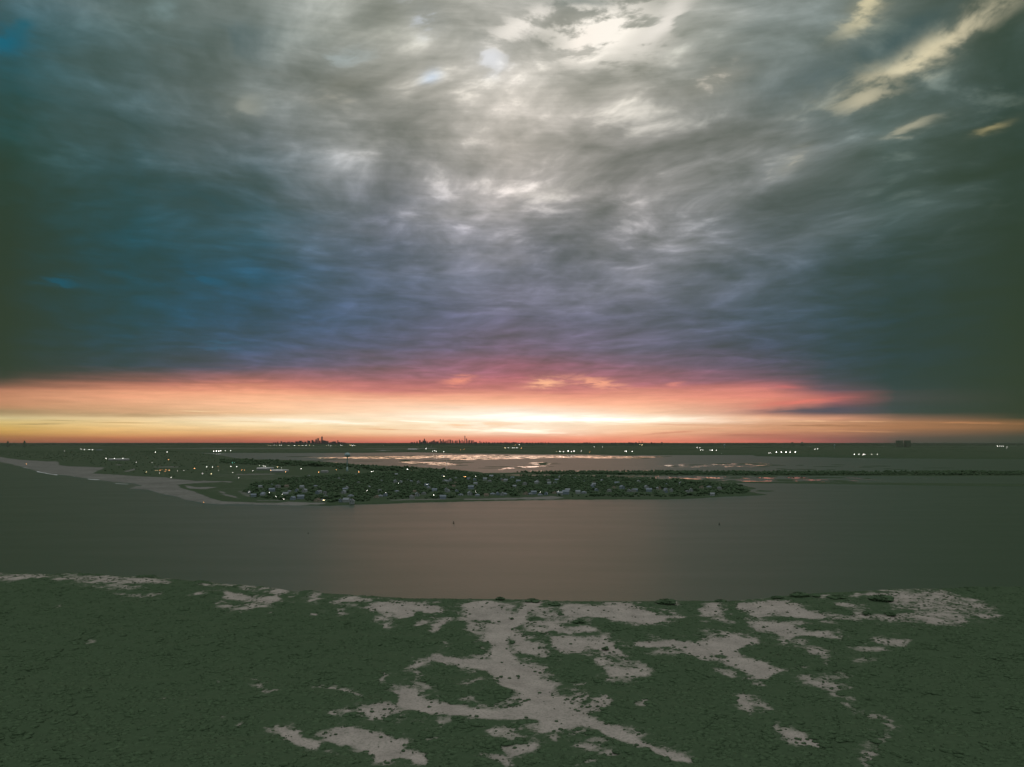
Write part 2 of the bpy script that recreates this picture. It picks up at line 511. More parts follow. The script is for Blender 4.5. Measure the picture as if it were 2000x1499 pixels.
class MB:
    """collects simple shapes into one mesh"""

    def __init__(self):
        self.v = []
        self.f = []

    def add(self, vs, fs):
        o = len(self.v)
        self.v += [tuple(p) for p in vs]
        self.f += [tuple(i + o for i in f) for f in fs]

    def box(self, cx_, cy_, z0, z1, sx, sy, top=1.0):
        x, y = sx / 2, sy / 2
        self.add([(cx_ - x, cy_ - y, z0), (cx_ + x, cy_ - y, z0), (cx_ + x, cy_ + y, z0), (cx_ - x, cy_ + y, z0),
                  (cx_ - x * top, cy_ - y * top, z1), (cx_ + x * top, cy_ - y * top, z1), (cx_ + x * top, cy_ + y * top, z1), (cx_ - x * top, cy_ + y * top, z1)],
                 [(0, 3, 2, 1), (4, 5, 6, 7), (0, 1, 5, 4), (1, 2, 6, 5), (2, 3, 7, 6), (3, 0, 4, 7)])

    def lathe(self, prof, n=16, cx_=0, cy_=0):
        vs = []
        for r, z in prof:
            for i in range(n):
                a = 2 * math.pi * i / n
                vs.append((cx_ + r * math.cos(a), cy_ + r * math.sin(a), z))
        fs = []
        for j in range(len(prof) - 1):
            for i in range(n):
                fs.append((j * n + i, j * n + (i + 1) % n, (j + 1) * n + (i + 1) % n, (j + 1) * n + i))
        fs.append(tuple(range(n - 1, -1, -1)))
        fs.append(tuple((len(prof) - 1) * n + i for i in range(n)))
        self.add(vs, fs)

    def mesh(self, name, mat, smooth=False):
        me = bpy.data.meshes.new(name)
        me.from_pydata(self.v, [], self.f)
        if smooth:
            for p in me.polygons: p.use_smooth = True
        me.materials.append(mat)
        return me


def hash2(ix, iy, seed):
    h = (ix.astype(np.int64) * 374761393 + iy.astype(np.int64) * 668265263 + seed * 974634777) & 0xffffffff
    h = ((h ^ (h >> 13)) * 1274126177) & 0xffffffff
    return ((h ^ (h >> 16)) & 0xffff) / 65535.0


def vnoise(x, y, seed=0):
    ix, iy = np.floor(x), np.floor(y)
    fx, fy = x - ix, y - iy
    fx = fx * fx * (3 - 2 * fx)
    fy = fy * fy * (3 - 2 * fy)
    a, b = hash2(ix, iy, seed), hash2(ix + 1, iy, seed)
    c, d = hash2(ix, iy + 1, seed), hash2(ix + 1, iy + 1, seed)
    return (a * (1 - fx) + b * fx) * (1 - fy) + (c * (1 - fx) + d * fx) * fy


def fbm(x, y, s, octs=4, seed=0, rough=0.5):
    x, y = x / s, y / s
    t, a, w = 0, 1.0, 0
    for i in range(octs):
        t = t + a * vnoise(x + 17.3 * i, y - 9.1 * i, seed + i * 11)
        w += a
        a *= rough
        x, y = x * 2.03, y * 2.03
    return t / w - 0.5


def inside(px, py, poly):
    px, py = np.asarray(px, float), np.asarray(py, float)
    res = np.zeros(px.shape, bool)
    xs = [p[0] for p in poly]; ys = [p[1] for p in poly]
    box = (px >= min(xs)) & (px <= max(xs)) & (py >= min(ys)) & (py <= max(ys))
    if not box.any():
        return res
    x, y = px[box], py[box]
    r = np.zeros(x.shape, bool)
    n = len(poly)
    for i in range(n):
        x0, y0 = poly[i]; x1, y1 = poly[(i + 1) % n]
        if y0 == y1:
            continue
        c = ((y0 > y) != (y1 > y)) & (x < (x1 - x0) * (y - y0) / (y1 - y0) + x0)
        r ^= c
    res[box] = r
    return res


# ------------------------------------------------------------------ materials of the setting
VEG = (0.076, 0.124, 0.071)


def veg_mat(name, c, var=0.15, scale=0.4):
    return simple_mat(name, c, rough=0.95, var=var, scale=scale, spec=0.05)


M_scrub = veg_mat('scrub_leaves', tuple(v * 1.15 for v in VEG), 0.2, 0.6)
M_tree = veg_mat('tree_leaves', tuple(v * 1.12 for v in VEG), 0.2, 0.2)
M_trunk = simple_mat('bark', (0.08, 0.07, 0.05), 0.9)
M_farveg = veg_mat('far_woods', (0.072, 0.118, 0.068), 0.15, 0.01)


def ground_mat(name, sand_c, veg_c, fine, thr=0.5, width=0.05, speck=2.0, margin_dim=0.26):
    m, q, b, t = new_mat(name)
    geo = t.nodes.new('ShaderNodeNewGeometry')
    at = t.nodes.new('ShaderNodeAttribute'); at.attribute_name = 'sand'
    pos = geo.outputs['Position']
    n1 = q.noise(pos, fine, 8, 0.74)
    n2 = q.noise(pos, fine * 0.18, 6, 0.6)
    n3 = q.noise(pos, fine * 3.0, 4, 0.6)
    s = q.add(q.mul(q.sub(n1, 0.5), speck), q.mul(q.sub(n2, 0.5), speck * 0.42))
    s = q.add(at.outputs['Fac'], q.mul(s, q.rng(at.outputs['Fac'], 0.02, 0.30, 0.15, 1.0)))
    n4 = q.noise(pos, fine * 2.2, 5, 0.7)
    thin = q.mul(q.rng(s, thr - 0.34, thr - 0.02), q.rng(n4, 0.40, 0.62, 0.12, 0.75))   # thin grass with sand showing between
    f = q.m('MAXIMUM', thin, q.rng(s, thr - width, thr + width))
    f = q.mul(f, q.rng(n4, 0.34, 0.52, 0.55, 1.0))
    f = q.mul(f, q.rng(at.outputs['Fac'], 0.30, 0.98, margin_dim, 1.0))   # half-grown margins, plus lens falloff painted into the sand at the sides
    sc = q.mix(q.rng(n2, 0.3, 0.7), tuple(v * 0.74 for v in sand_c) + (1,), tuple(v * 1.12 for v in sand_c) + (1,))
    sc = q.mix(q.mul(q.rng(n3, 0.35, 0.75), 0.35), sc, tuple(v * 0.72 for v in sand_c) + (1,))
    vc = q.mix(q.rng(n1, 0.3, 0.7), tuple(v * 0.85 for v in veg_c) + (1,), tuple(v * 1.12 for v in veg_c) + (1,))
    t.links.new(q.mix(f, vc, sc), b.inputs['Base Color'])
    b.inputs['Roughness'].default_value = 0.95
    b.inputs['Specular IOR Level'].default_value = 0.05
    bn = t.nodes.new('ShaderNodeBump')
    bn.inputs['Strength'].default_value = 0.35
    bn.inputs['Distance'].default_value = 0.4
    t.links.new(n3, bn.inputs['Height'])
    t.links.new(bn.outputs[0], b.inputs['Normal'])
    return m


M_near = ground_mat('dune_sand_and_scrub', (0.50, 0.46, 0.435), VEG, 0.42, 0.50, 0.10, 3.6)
M_far = ground_mat('far_land', (0.26, 0.265, 0.26), tuple(v * 0.86 for v in VEG), 0.05, 0.5, 0.12, 1.6, 0.45)


def water_mat(name, calm_attr=False):
    m, q, b, t = new_mat(name)
    geo = t.nodes.new('ShaderNodeNewGeometry')
    pos = geo.outputs['Position']
    x, y, z = q.sep(pos)[:3]
    b.inputs['Base Color'].default_value = (0.036, 0.072, 0.034, 1)
    b.inputs['IOR'].default_value = 1.33
    n1 = q.noise(q.xyz(q.mul(x, 0.6), y, 0), 0.45, 6, 0.62)
    n2 = q.noise(q.xyz(q.mul(x, 0.25), y, 4.0), 0.02, 5, 0.6)
    rough = q.rng(n2, 0.3, 0.7, 0.375, 0.415)
    stren = 0.5
    if calm_attr:
        at = t.nodes.new('ShaderNodeAttribute'); at.attribute_name = 'calm'
        d = q.m('MAXIMUM', y, 1.0)
        n3 = q.noise(q.xyz(q.mul(x, 0.018), q.mul(y, 0.0085), 0), 1.0, 9, 0.72, 0.3)
        s = q.add(at.outputs['Fac'], q.mul(q.sub(n3, 0.5), 2.4))
        f = q.rng(s, 0.56, 0.70)
        rough = q.add(q.mul(rough, q.sub(1.0, f)), q.mul(f, 0.03))
        t.links.new(q.mix(f, (0.036, 0.072, 0.034, 1), (0.10, 0.085, 0.06, 1)), b.inputs['Base Color'])
        stren = q.mul(q.sub(1.0, f), 0.4)
    g2 = q.put(b.inputs['Roughness'], rough)
    bn = t.nodes.new('ShaderNodeBump')
    q.put(bn.inputs['Strength'], stren)
    bn.inputs['Distance'].default_value = 0.5
    t.links.new(n1, bn.inputs['Height'])
    t.links.new(bn.outputs[0], b.inputs['Normal'])
    return m


M_water = water_mat('sea_water')
M_bay = water_mat('bay_water', True)

# ------------------------------------------------------------------ foreground dune land
SHORE_PX = [(-250, 1119), (0, 1121), (200, 1124), (350, 1131), (500, 1146), (600, 1157), (700, 1163), (800, 1168), (900, 1171), (1000, 1172), (1100, 1175), (1200, 1176),
            (1300, 1174), (1400, 1174), (1480, 1170), (1550, 1163), (1620, 1157), (1750, 1151), (1850, 1149), (2000, 1149), (2250, 1147)]
sh = np.array([P(*p)[:2] for p in SHORE_PX])
SX = np.concatenate([[-6000], sh[:, 0], [6000]])
SY = np.concatenate([[900], sh[:, 1], [500]])


def shore(x):
    return np.interp(x, SX, SY) + fbm(x, x * 0, 35, 3, 5) * 7


def ground_h(X, Y):
    s = shore(X) - Y
    beach = np.clip(s / 9.0, -1.2, 1.0) * 1.1
    inner = np.clip((s - 4) / 30.0, 0, 1)
    d = fbm(X, Y * 0.8, 48, 4, 31)
    d2 = fbm(X, Y, 14, 3, 61)
    h = beach + inner * (0.9 + d * 6.5 + d2 * 2.0)
    # a foredune of low knolls along the inlet
    fore = np.exp(-((s - 9) / 7.0) ** 2) * np.clip(fbm(X, Y * 0.5, 22, 2, 77) * 7.0, 0, 2.6)
    return np.where(s > 2, np.maximum(h + fore, 0.55), h + fore * np.clip(s / 3, 0, 1))


C7 = (650, 1120, 700 / 2000.)
C8 = (1300, 1100, 700 / 2000.)
C6 = (0, 1100, 700 / 2000.)
POLY, STRO = [], []


def pol(c, pts, v=1.0):
    POLY.append(([(c[0] + x * c[2], c[1] + y * c[2]) for x, y in pts], v))


def stro(c, pts, w, v=1.0):
    if not isinstance(w, (list, tuple)): w = [w] * len(pts)
    STRO.append(([(c[0] + x * c[2], c[1] + y * c[2]) for x, y in pts], [q * c[2] for q in w], v))


stro(C7, [(1130, 165), (1070, 200), (1045, 255), (985, 290), (945, 340), (925, 400), (950, 460), (1000, 530), (1070, 600), (1150, 690), (1230, 770), (1320, 810)], [26, 24, 28, 34, 38, 38, 36, 50, 66, 84, 80, 62], 1.25)
stro(C7, [(1320, 800), (1440, 830), (1560, 885), (1700, 935), (1800, 980), (1900, 1020), (1970, 1035)], [52, 28, 25, 22, 18, 13, 9], 1.2)
stro(C7, [(1250, 780), (1100, 778), (950, 782), (800, 780), (650, 752), (520, 740), (430, 700), (400, 665)], [55, 38, 30, 27, 30, 42, 52, 32], 1.25)
stro(C7, [(1050, 585), (950, 530), (850, 510), (720, 495), (600, 470), (550, 455)], [70, 46, 30, 18, 12, 7], 1.2)
stro(C7, [(1040, 650), (960, 590), (880, 550)], [40, 30, 20], 0.8)
pol(C7, [(0, 870), (130, 850), (250, 890), (420, 930), (400, 980), (520, 1000), (530, 1070), (400, 1030), (260, 1045), (200, 990), (100, 950), (0, 945)], 1.05)
pol(C7, [(740, 170), (830, 148), (900, 150), (960, 190), (1010, 230), (1000, 260), (960, 285), (860, 268), (745, 262)])
pol(C7, [(860, 280), (950, 290), (965, 330), (930, 400), (870, 400)])
pol(C7, [(160, 185), (230, 160), (360, 150), (470, 165), (600, 180), (620, 215), (520, 220), (450, 200), (440, 240), (360, 258), (330, 220), (200, 200)])
pol(C7, [(0, 155), (110, 130), (200, 140), (220, 155), (100, 152), (10, 165)])
pol(C7, [(255, 290), (300, 275), (325, 290), (310, 312), (270, 312)])
pol(C7, [(20, 215), (60, 212), (85, 232), (40, 236)])
pol(C7, [(550, 292), (600, 262), (665, 235), (640, 268), (600, 292), (565, 330)])
pol(C7, [(730, 280), (860, 290), (870, 380), (800, 370), (760, 330)], 0.55)
pol(C7, [(1270, 190), (1330, 165), (1450, 180), (1550, 170), (1640, 160), (1700, 185), (1800, 215), (1870, 255), (1780, 280), (1600, 262), (1500, 240), (1400, 242), (1300, 240)], 1.0)
pol(C7, [(1090, 200), (1200, 188), (1280, 240), (1260, 272), (1200, 262), (1130, 242)], .7)
pol(C7, [(1060, 270), (1200, 260), (1330, 300), (1420, 290), (1480, 332), (1400, 322), (1320, 342), (1230, 322), (1200, 300)], .9)
pol(C7, [(1220, 350), (1330, 350), (1450, 345), (1560, 380), (1580, 410), (1620, 440), (1590, 462), (1540, 452), (1420, 402), (1400, 442), (1330, 452), (1250, 432), (1220, 400)])
pol(C7, [(1000, 350), (1060, 350), (1095, 392), (1050, 405), (1010, 395)])
pol(C7, [(1110, 310), (1170, 300), (1215, 332), (1150, 338)], .9)
pol(C7, [(1000, 410), (1100, 400), (1220, 430), (1200, 470), (1060, 440)], .55)
pol(C7, [(1480, 470), (1600, 470), (1720, 480), (1770, 530), (1720, 580), (1600, 600), (1530, 600), (1540, 540), (1500, 500)], .62)
pol(C7, [(1540, 520), (1640, 540), (1600, 570), (1550, 570)], 1.0)
pol(C7, [(1660, 385), (1740, 368), (1850, 385), (2000, 373), (2000, 402), (1850, 412), (1740, 412)], .95)
pol(C7, [(1350, 765), (1450, 722), (1500, 680), (1560, 700), (1540, 742), (1450, 782), (1380, 805)], .85)
pol(C7, [(1250, 640), (1400, 610), (1420, 690), (1300, 740)], .42)
pol(C7, [(1080, 500), (1200, 500), (1180, 560), (1110, 570)], .45)
pol(C7, [(850, 870), (960, 868), (1060, 900), (1000, 932), (900, 902)], .8)
pol(C7, [(930, 962), (1050, 950), (1150, 960), (1050, 1000), (1000, 1032), (960, 1002)], .85)
pol(C7, [(1130, 820), (1180, 885), (1330, 865), (1400, 822), (1260, 800)], 1.0)
pol(C7, [(1190, 895), (1265, 895), (1250, 955)], .7)
pol(C7, [(150, 750), (240, 720), (330, 728), (370, 772), (280, 812), (200, 792)], .85)
pol(C7, [(350, 660), (450, 638), (480, 690), (560, 700), (600, 732), (450, 765), (370, 745)], 1.0)
pol(C7, [(380, 780), (450, 790), (400, 830), (300, 850)], .5)
pol(C7, [(560, 800), (680, 800), (640, 840), (600, 870)], .55)
stro(C7, [(420, 530), (480, 500), (560, 470)], 14, .75)
stro(C7, [(440, 520), (480, 580), (500, 640)], 15, .65)
pol(C7, [(235, 600), (290, 552), (312, 602)], .9)
stro(C7, [(-20, 640), (60, 655), (150, 680)], 5, .9)
stro(C7, [(800, 1010), (900, 1012), (980, 1040), (1000, 1075)], 16, .62)
pol(C7, [(1350, 960), (1420, 920), (1500, 908), (1555, 940), (1500, 970), (1580, 1015), (1480, 1000)], .68)
stro(C7, [(1330, 1080), (1460, 1032)], 9, .75)
stro(C7, [(690, 702), (785, 690)], 9, .8)
stro(C7, [(735, 612), (825, 592)], 8, .8)
stro(C7, [(520, 915), (590, 920)], 12, .8)
pol(C7, [(1680, 720), (1740, 700), (1780, 730), (1700, 735)], .7)
pol(C7, [(1660, 965), (1750, 940), (1800, 975), (1700, 985)], .55)
pol(C7, [(1660, 860), (1740, 880), (1760, 925), (1700, 900)], .5)
stro(C7, [(240, 250), (290, 250)], 8, .9)
stro(C7, [(470, 280), (520, 275)], 8, .9)
stro(C7, [(620, 375), (650, 400)], 5, .8)

pol(C8, [(-10, 205), (40, 200), (55, 232), (0, 238)])
stro(C8, [(0, 272), (60, 285), (100, 300)], 8, .8)
pol(C8, [(215, 230), (290, 218), (312, 245), (250, 292), (205, 288)], .95)
pol(C8, [(380, 230), (500, 215), (640, 198), (700, 230), (830, 270), (900, 290), (880, 312), (740, 302), (600, 292), (520, 302), (420, 268)], .95)
pol(C8, [(900, 288), (1100, 285), (1300, 280), (1700, 288), (1650, 342), (1400, 332), (1100, 317), (900, 317)], .62)
pol(C8, [(1010, 187), (1200, 150), (1500, 140), (1700, 200), (1900, 290), (1800, 305), (1500, 262), (1280, 242), (1250, 190), (1130, 192)], .56)
stro(C8, [(840, 188), (910, 185)], 6, .8)
stro(C8, [(960, 225), (1120, 238)], 9, .7)
pol(C8, [(440, 330), (600, 318), (700, 340), (800, 380), (960, 400), (1010, 427), (900, 422), (760, 402), (700, 417), (600, 382), (500, 362)], .85)
pol(C8, [(0, 435), (120, 440), (220, 440), (350, 420), (400, 400), (440, 430), (500, 420), (505, 457), (450, 462), (400, 490), (440, 530), (560, 560), (610, 600), (575, 652), (500, 632), (430, 602), (350, 572), (280, 548), (200, 540), (120, 500), (0, 467)], 1.0)
pol(C8, [(255, 500), (330, 525), (325, 552), (270, 535)], -.9)
pol(C8, [(260, 580), (400, 600), (380, 640), (280, 600)], .55)
pol(C8, [(370, 760), (430, 700), (500, 760), (600, 780), (605, 822), (520, 792), (470, 792), (490, 852), (440, 832)], .68)
pol(C8, [(590, 922), (630, 898), (700, 938), (780, 978), (900, 1027), (700, 997)], .72)
pol(C8, [(720, 630), (860, 608), (940, 600), (1080, 630), (940, 652), (940, 690), (1060, 690), (930, 722), (850, 692), (770, 652)], .56)
stro(C8, [(750, 430), (830, 490), (890, 520), (900, 562)], 17, .62)
pol(C8, [(1110, 400), (1380, 428), (1350, 457), (1180, 442)], .60)
pol(C8, [(990, 450), (1130, 468), (1250, 478), (1200, 497), (1050, 487)], .6)
stro(C8, [(960, 720), (1060, 800), (1110, 840), (1250, 870), (1220, 960), (1130, 1060), (1120, 1130)], 24, .42)
stro(C8, [(0, 1045), (80, 1075), (160, 1100)], 12, .7)
stro(C8, [(230, 300), (330, 315), (370, 335)], 10, .75)
stro(C8, [(180, 365), (330, 380)], 9, .6)
stro(C8, [(640, 430), (670, 445)], 8, .8)
stro(C8, [(1060, 550), (1170, 540)], 10, .6)
stro(C8, [(740, 570), (800, 572)], 6, .7)
pol(C8, [(440, 640), (560, 660), (520, 690), (470, 670)], .55)

pol(C6, [(-800, 60), (0, 60), (200, 62), (500, 70), (800, 80), (980, 95), (870, 118), (700, 108), (540, 100), (400, 95), (200, 80), (0, 92), (-800, 90)], .66)
stro(C6, [(510, 130), (640, 125), (720, 140)], 9, .65)
stro(C6, [(650, 175), (780, 186), (880, 176)], 9, .72)
stro(C6, [(730, 135), (770, 135)], 7, .8)
pol(C6, [(1230, 165), (1270, 153), (1310, 180), (1400, 188), (1500, 180), (1540, 150), (1430, 128), (1610, 145), (1580, 180), (1530, 222), (1440, 217), (1340, 212), (1290, 197)])
stro(C6, [(1220, 238), (1320, 250), (1420, 240)], 12, .8)
pol(C6, [(1815, 228), (1880, 203), (2000, 188), (2000, 210), (1920, 217)])
stro(C6, [(1085, 172), (1130, 163)], 7, .9)
stro(C6, [(1340, 138), (1390, 148)], 6, .9)
stro(C6, [(1130, 118), (1430, 130)], 6, .7)
stro(C6, [(1625, 186), (1650, 184)], 7, .9)
stro(C6, [(1735, 206), (1790, 200)], 8, .9)
stro(C6, [(1760, 175), (1790, 172)], 8, .9)
pol(C6, [(1890, 268), (1920, 270), (1942, 292), (1915, 298)])
stro(C6, [(1510, 272), (1550, 288)], 6, .8)
stro(C6, [(1725, 290), (1770, 290)], 8, .7)
pol(C6, [(1395, 640), (1440, 636), (1452, 690), (1510, 705), (1580, 698), (1490, 727), (1430, 682)], .85)
pol(C6, [(1185, 660), (1225, 648), (1262, 670)], .8)
stro(C6, [(1740, 685), (1900, 700), (2000, 735)], 5, .8)
pol(C6, [(1525, 908), (1600, 930), (1660, 930), (1700, 980), (1800, 990), (1850, 940), (2000, 903), (2000, 1015), (1830, 1002), (1790, 1012), (1740, 1047), (1660, 1012), (1580, 972)], 1.0)
pol(C6, [(1325, 905), (1350, 873), (1392, 892)], .8)
stro(C6, [(1820, 1050), (1900, 1080)], 14, .5)
stro(C6, [(1850, 832), (1950, 808)], 9, .7)
stro(C6, [(1480, 920), (1490, 935)], 8, .8)
stro(C6, [(300, 250), (340, 245)], 5, .6)
stro(C6, [(1060, 740), (1095, 738)], 7, .6)
stro(C6, [(850, 745), (1080, 778)], 6, .45)
stro(C6, [(480, 440), (515, 440)], 9, .45)
stro(C6, [(1150, 860), (1270, 852)], 6, .5)

# the traced cover map: photograph columns -300..2300, rows 1100..1540
RX0, RX1, RY0, RY1 = -300, 2300, 1105, 1540
gx, gy = np.meshgrid(np.arange(RX0, RX1, 1.0), np.arange(RY0, RY1, 1.0))
cover = np.zeros(gx.shape)  # sand cover; side values lowered to paint in the lens falloff
neg = np.zeros(gx.shape)
for pts, v in POLY:
    x0, x1 = int(max(min(p[0] for p in pts) - 2 - RX0, 0)), int(min(max(p[0] for p in pts) + 3 - RX0, gx.shape[1]))
    y0, y1 = int(max(min(p[1] for p in pts) - 2 - RY0, 0)), int(min(max(p[1] for p in pts) + 3 - RY0, gx.shape[0]))
    if x1 <= x0 or y1 <= y0: continue
    m_ = inside(gx[y0:y1, x0:x1], gy[y0:y1, x0:x1], pts)
    if v < 0:
        neg[y0:y1, x0:x1][m_] = 1
    else:
        sub = cover[y0:y1, x0:x1]
        sub[m_] = np.maximum(sub[m_], v)
cover[neg > 0] = 0


def blur(a, r):
    for ax_ in (0, 1):
        rr = r if ax_ == 1 else max(1, int(round(r * 0.5)))
        k_ = 2 * rr + 1
        pad = [(0, 0), (0, 0)]; pad[ax_] = (rr + 1, rr)
        c = np.cumsum(np.pad(a, pad, mode='edge'), axis=ax_)
        a = (np.take(c, range(k_, c.shape[ax_]), ax_) - np.take(c, range(0, c.shape[ax_] - k_), ax_)) / k_
    return a


for pts, ws, v in STRO:
    mw = max(ws) * 1.6 + 2
    x0, x1 = int(max(min(p[0] for p in pts) - mw - RX0, 0)), int(min(max(p[0] for p in pts) + mw - RX0, gx.shape[1]))
    y0, y1 = int(max(min(p[1] for p in pts) - mw - RY0, 0)), int(min(max(p[1] for p in pts) + mw - RY0, gx.shape[0]))
    X_, Y_ = gx[y0:y1, x0:x1], gy[y0:y1, x0:x1]
    best = np.zeros(X_.shape)
    for i in range(len(pts) - 1):
        (ax0, ay0), (ax1, ay1) = pts[i], pts[i + 1]
        L2 = (ax1 - ax0) ** 2 + (ay1 - ay0) ** 2
        t_ = np.clip(((X_ - ax0) * (ax1 - ax0) + (Y_ - ay0) * (ay1 - ay0)) / max(L2, 1e-6), 0, 1)
        d_ = np.hypot(X_ - ax0 - t_ * (ax1 - ax0), (Y_ - ay0 - t_ * (ay1 - ay0)) * 1.15)
        w_ = ws[i] * (1 - t_) + ws[i + 1] * t_
        best = np.maximum(best, np.clip(1.35 - d_ / np.maximum(w_, 1) * 0.6, 0, 1) ** 1.5 * (d_ < w_ * 1.3) * v)
    cover[y0:y1, x0:x1] = np.maximum(cover[y0:y1, x0:x1], best)
cover = 0.42 * blur(cover, 2) + 0.30 * blur(cover, 5) + 0.28 * blur(cover, 11)
halo = np.clip(blur(blur(cover, 22), 22) * 1.0, 0, 0.30)
cover = np.clip(cover * 1.08, 0, 1.2) + halo * np.clip(1 - cover, 0, 1)


def sand_at(X, Y, H):
    px, py = project(X, Y, H)
    px = px + fbm(X, Y, 7, 4, 91, 0.6) * 24
    py = py + fbm(X, Y, 7, 4, 93, 0.6) * 9
    ix = np.clip(px - RX0, 0, gx.shape[1] - 1.01)
    iy = np.clip(py - RY0, 0, gx.shape[0] - 1.01)
    i0, j0 = ix.astype(int), iy.astype(int)
    fx, fy = ix - i0, iy - j0
    v = (cover[j0, i0] * (1 - fx) + cover[j0, i0 + 1] * fx) * (1 - fy) + (cover[j0 + 1, i0] * (1 - fx) + cover[j0 + 1, i0 + 1] * fx) * fy
    # beyond the traced map the same kind of dune cover goes on
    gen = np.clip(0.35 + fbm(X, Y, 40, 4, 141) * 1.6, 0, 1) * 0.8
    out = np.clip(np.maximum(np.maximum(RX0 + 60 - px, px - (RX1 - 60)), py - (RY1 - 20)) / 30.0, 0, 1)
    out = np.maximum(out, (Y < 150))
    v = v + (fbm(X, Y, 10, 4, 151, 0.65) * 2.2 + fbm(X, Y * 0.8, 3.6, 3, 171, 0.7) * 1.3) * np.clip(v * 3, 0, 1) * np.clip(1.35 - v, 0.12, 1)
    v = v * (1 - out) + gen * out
    s = shore(X) - Y
    beach_in = np.clip(1 - np.abs(s - 1.5) / 2.5, 0, 1) * 0.40
    return np.maximum(v, beach_in)


xs_f = np.arange(-480, 480, 1.05)
xs_o = np.array([520, 600, 720, 900, 1200, 1700, 2600, 4000, 6000.])
xs = np.concatenate([-xs_o[::-1], xs_f, xs_o])
ys = [175.0]
while ys[-1] < 680:
    ys.append(ys[-1] + 0.55 + (ys[-1] - 175) * 0.0034)
ys = np.concatenate([[-1900, -900, -400, -150, 0, 80, 130], np.array(ys), [740, 860, 960]])
Xg, Yg = np.meshgrid(xs, ys)
Hg = ground_h(Xg, Yg)
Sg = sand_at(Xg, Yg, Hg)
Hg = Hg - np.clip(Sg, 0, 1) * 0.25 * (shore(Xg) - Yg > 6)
nx, ny = len(xs), len(ys)
idx = np.arange(nx * ny).reshape(ny, nx)
quads = np.stack([idx[:-1, :-1], idx[:-1, 1:], idx[1:, 1:], idx[1:, :-1]], -1).reshape(-1, 4)
hmax = Hg.ravel()[quads].max(1)
quads = quads[hmax > -1.0]
V = np.stack([Xg, Yg, Hg], -1).reshape(-1, 3)
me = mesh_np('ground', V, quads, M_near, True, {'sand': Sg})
tag(link('ground', me), kind='structure')

# scrub on the dunes: low clumps of stems and leaves
ICO_V = None


def ico(sub=1):
    import bmesh
    bm = bmesh.new()
    bmesh.ops.create_icosphere(bm, subdivisions=sub, radius=1.0)
    v = np.array([p.co[:] for p in bm.verts])
    f = np.array([[q.index for q in t.verts] for t in bm.faces])
    bm.free()
    return v, f


IV1, IF1 = ico(1)
IV2, IF2 = ico(2)


def clump_proto(seed, leaves=26, flat=0.6, lump=0.25, spread=1.12):
    """unit-radius bush: an uneven dome with leaf-sized faces standing off it"""
    r = np.random.RandomState(seed)
    v = IV1.copy()
    v = v * (1 + (r.rand(len(v), 1) - 0.5) * lump * 2)
    lowv = v[:, 2] < 0.1
    v[lowv, :2] *= 1.35
    v[lowv, 2] = -0.25
    v[:, 2] = v[:, 2] * flat
    f = IF1.copy()
    vs, fs = [v], [f]
    o = len(v)
    for i in range(leaves):
        d = r.randn(3); d[2] = abs(d[2]) * 0.8; d /= np.linalg.norm(d)
        c = d * np.array([1, 1, flat]) * (0.8 + r.rand() * (spread - 0.7))
        s_ = 0.10 + 0.11 * r.rand()
        t_ = r.randn(3, 3) * s_
        vs.append(c + t_)
        fs.append(np.array([[o, o + 1, o + 2]]))
        o += 3
    return np.concatenate(vs), np.concatenate(fs)


CL = [clump_proto(i) for i in range(6)]


def scatter_mesh(protos, pos, size, zs, rot, which):
    Vs, Fs, o = [], [], 0
    for k_, (pv, pf) in enumerate(protos):
        sel = np.where(which == k_)[0]
        if len(sel) == 0: continue
        c, s = np.cos(rot[sel])[:, None], np.sin(rot[sel])[:, None]
        x = pv[None, :, 0] * c - pv[None, :, 1] * s
        y = pv[None, :, 0] * s + pv[None, :, 1] * c
        z = np.repeat(pv[None, :, 2], len(sel), 0)
        vv = np.stack([x * size[sel, None], y * size[sel, None], z * zs[sel, None]], -1) + pos[sel, None, :]
        ff = pf[None] + (np.arange(len(sel)) * len(pv))[:, None, None] + o
        Vs.append(vv.reshape(-1, 3)); Fs.append(ff.reshape(-1, 3))
        o += len(sel) * len(pv)
    return np.concatenate(Vs), np.concatenate(Fs)


n_try = 90000
yy = 230 + (RNG.rand(n_try) ** 1.0) * 420
xx = (RNG.rand(n_try) - 0.5) * 2 * (yy * 0.70 + 15)
hh = ground_h(xx, yy)
ss = sand_at(xx, yy, hh)
patch = fbm(xx, yy, 9, 3, 55)
dens = np.clip((0.46 - ss + patch * 1.1) / 0.4, 0.0, 1.0) ** 1.3
dens = np.where(ss > 1.0, 0.03, np.maximum(dens, 0.22 + 0.8 * np.clip(patch * 2.5, 0, 1)))
keep = (shore(xx) - yy > 2.0) & (RNG.rand(n_try) < dens * 0.72)
tuft = ss > 0.32
xx, yy, hh, tf = xx[keep], yy[keep], hh[keep], tuft[keep]
sz = np.where(tf, 0.20 + 0.65 * RNG.rand(len(xx)) ** 2, 0.55 + 1.3 * RNG.rand(len(xx)) ** 2.2)
pos = np.stack([xx, yy, hh - 0.1], -1)
vv, ff = scatter_mesh(CL, pos, sz, sz * np.where(tf, 0.8, 0.36), RNG.rand(len(xx)) * 6.28, RNG.randint(0, 6, len(xx)))
tag(link('scrub', mesh_np('scrub', vv, ff, M_scrub, True)), 'low dark green scrub covering the dunes around the sand tracks', None, kind='stuff')


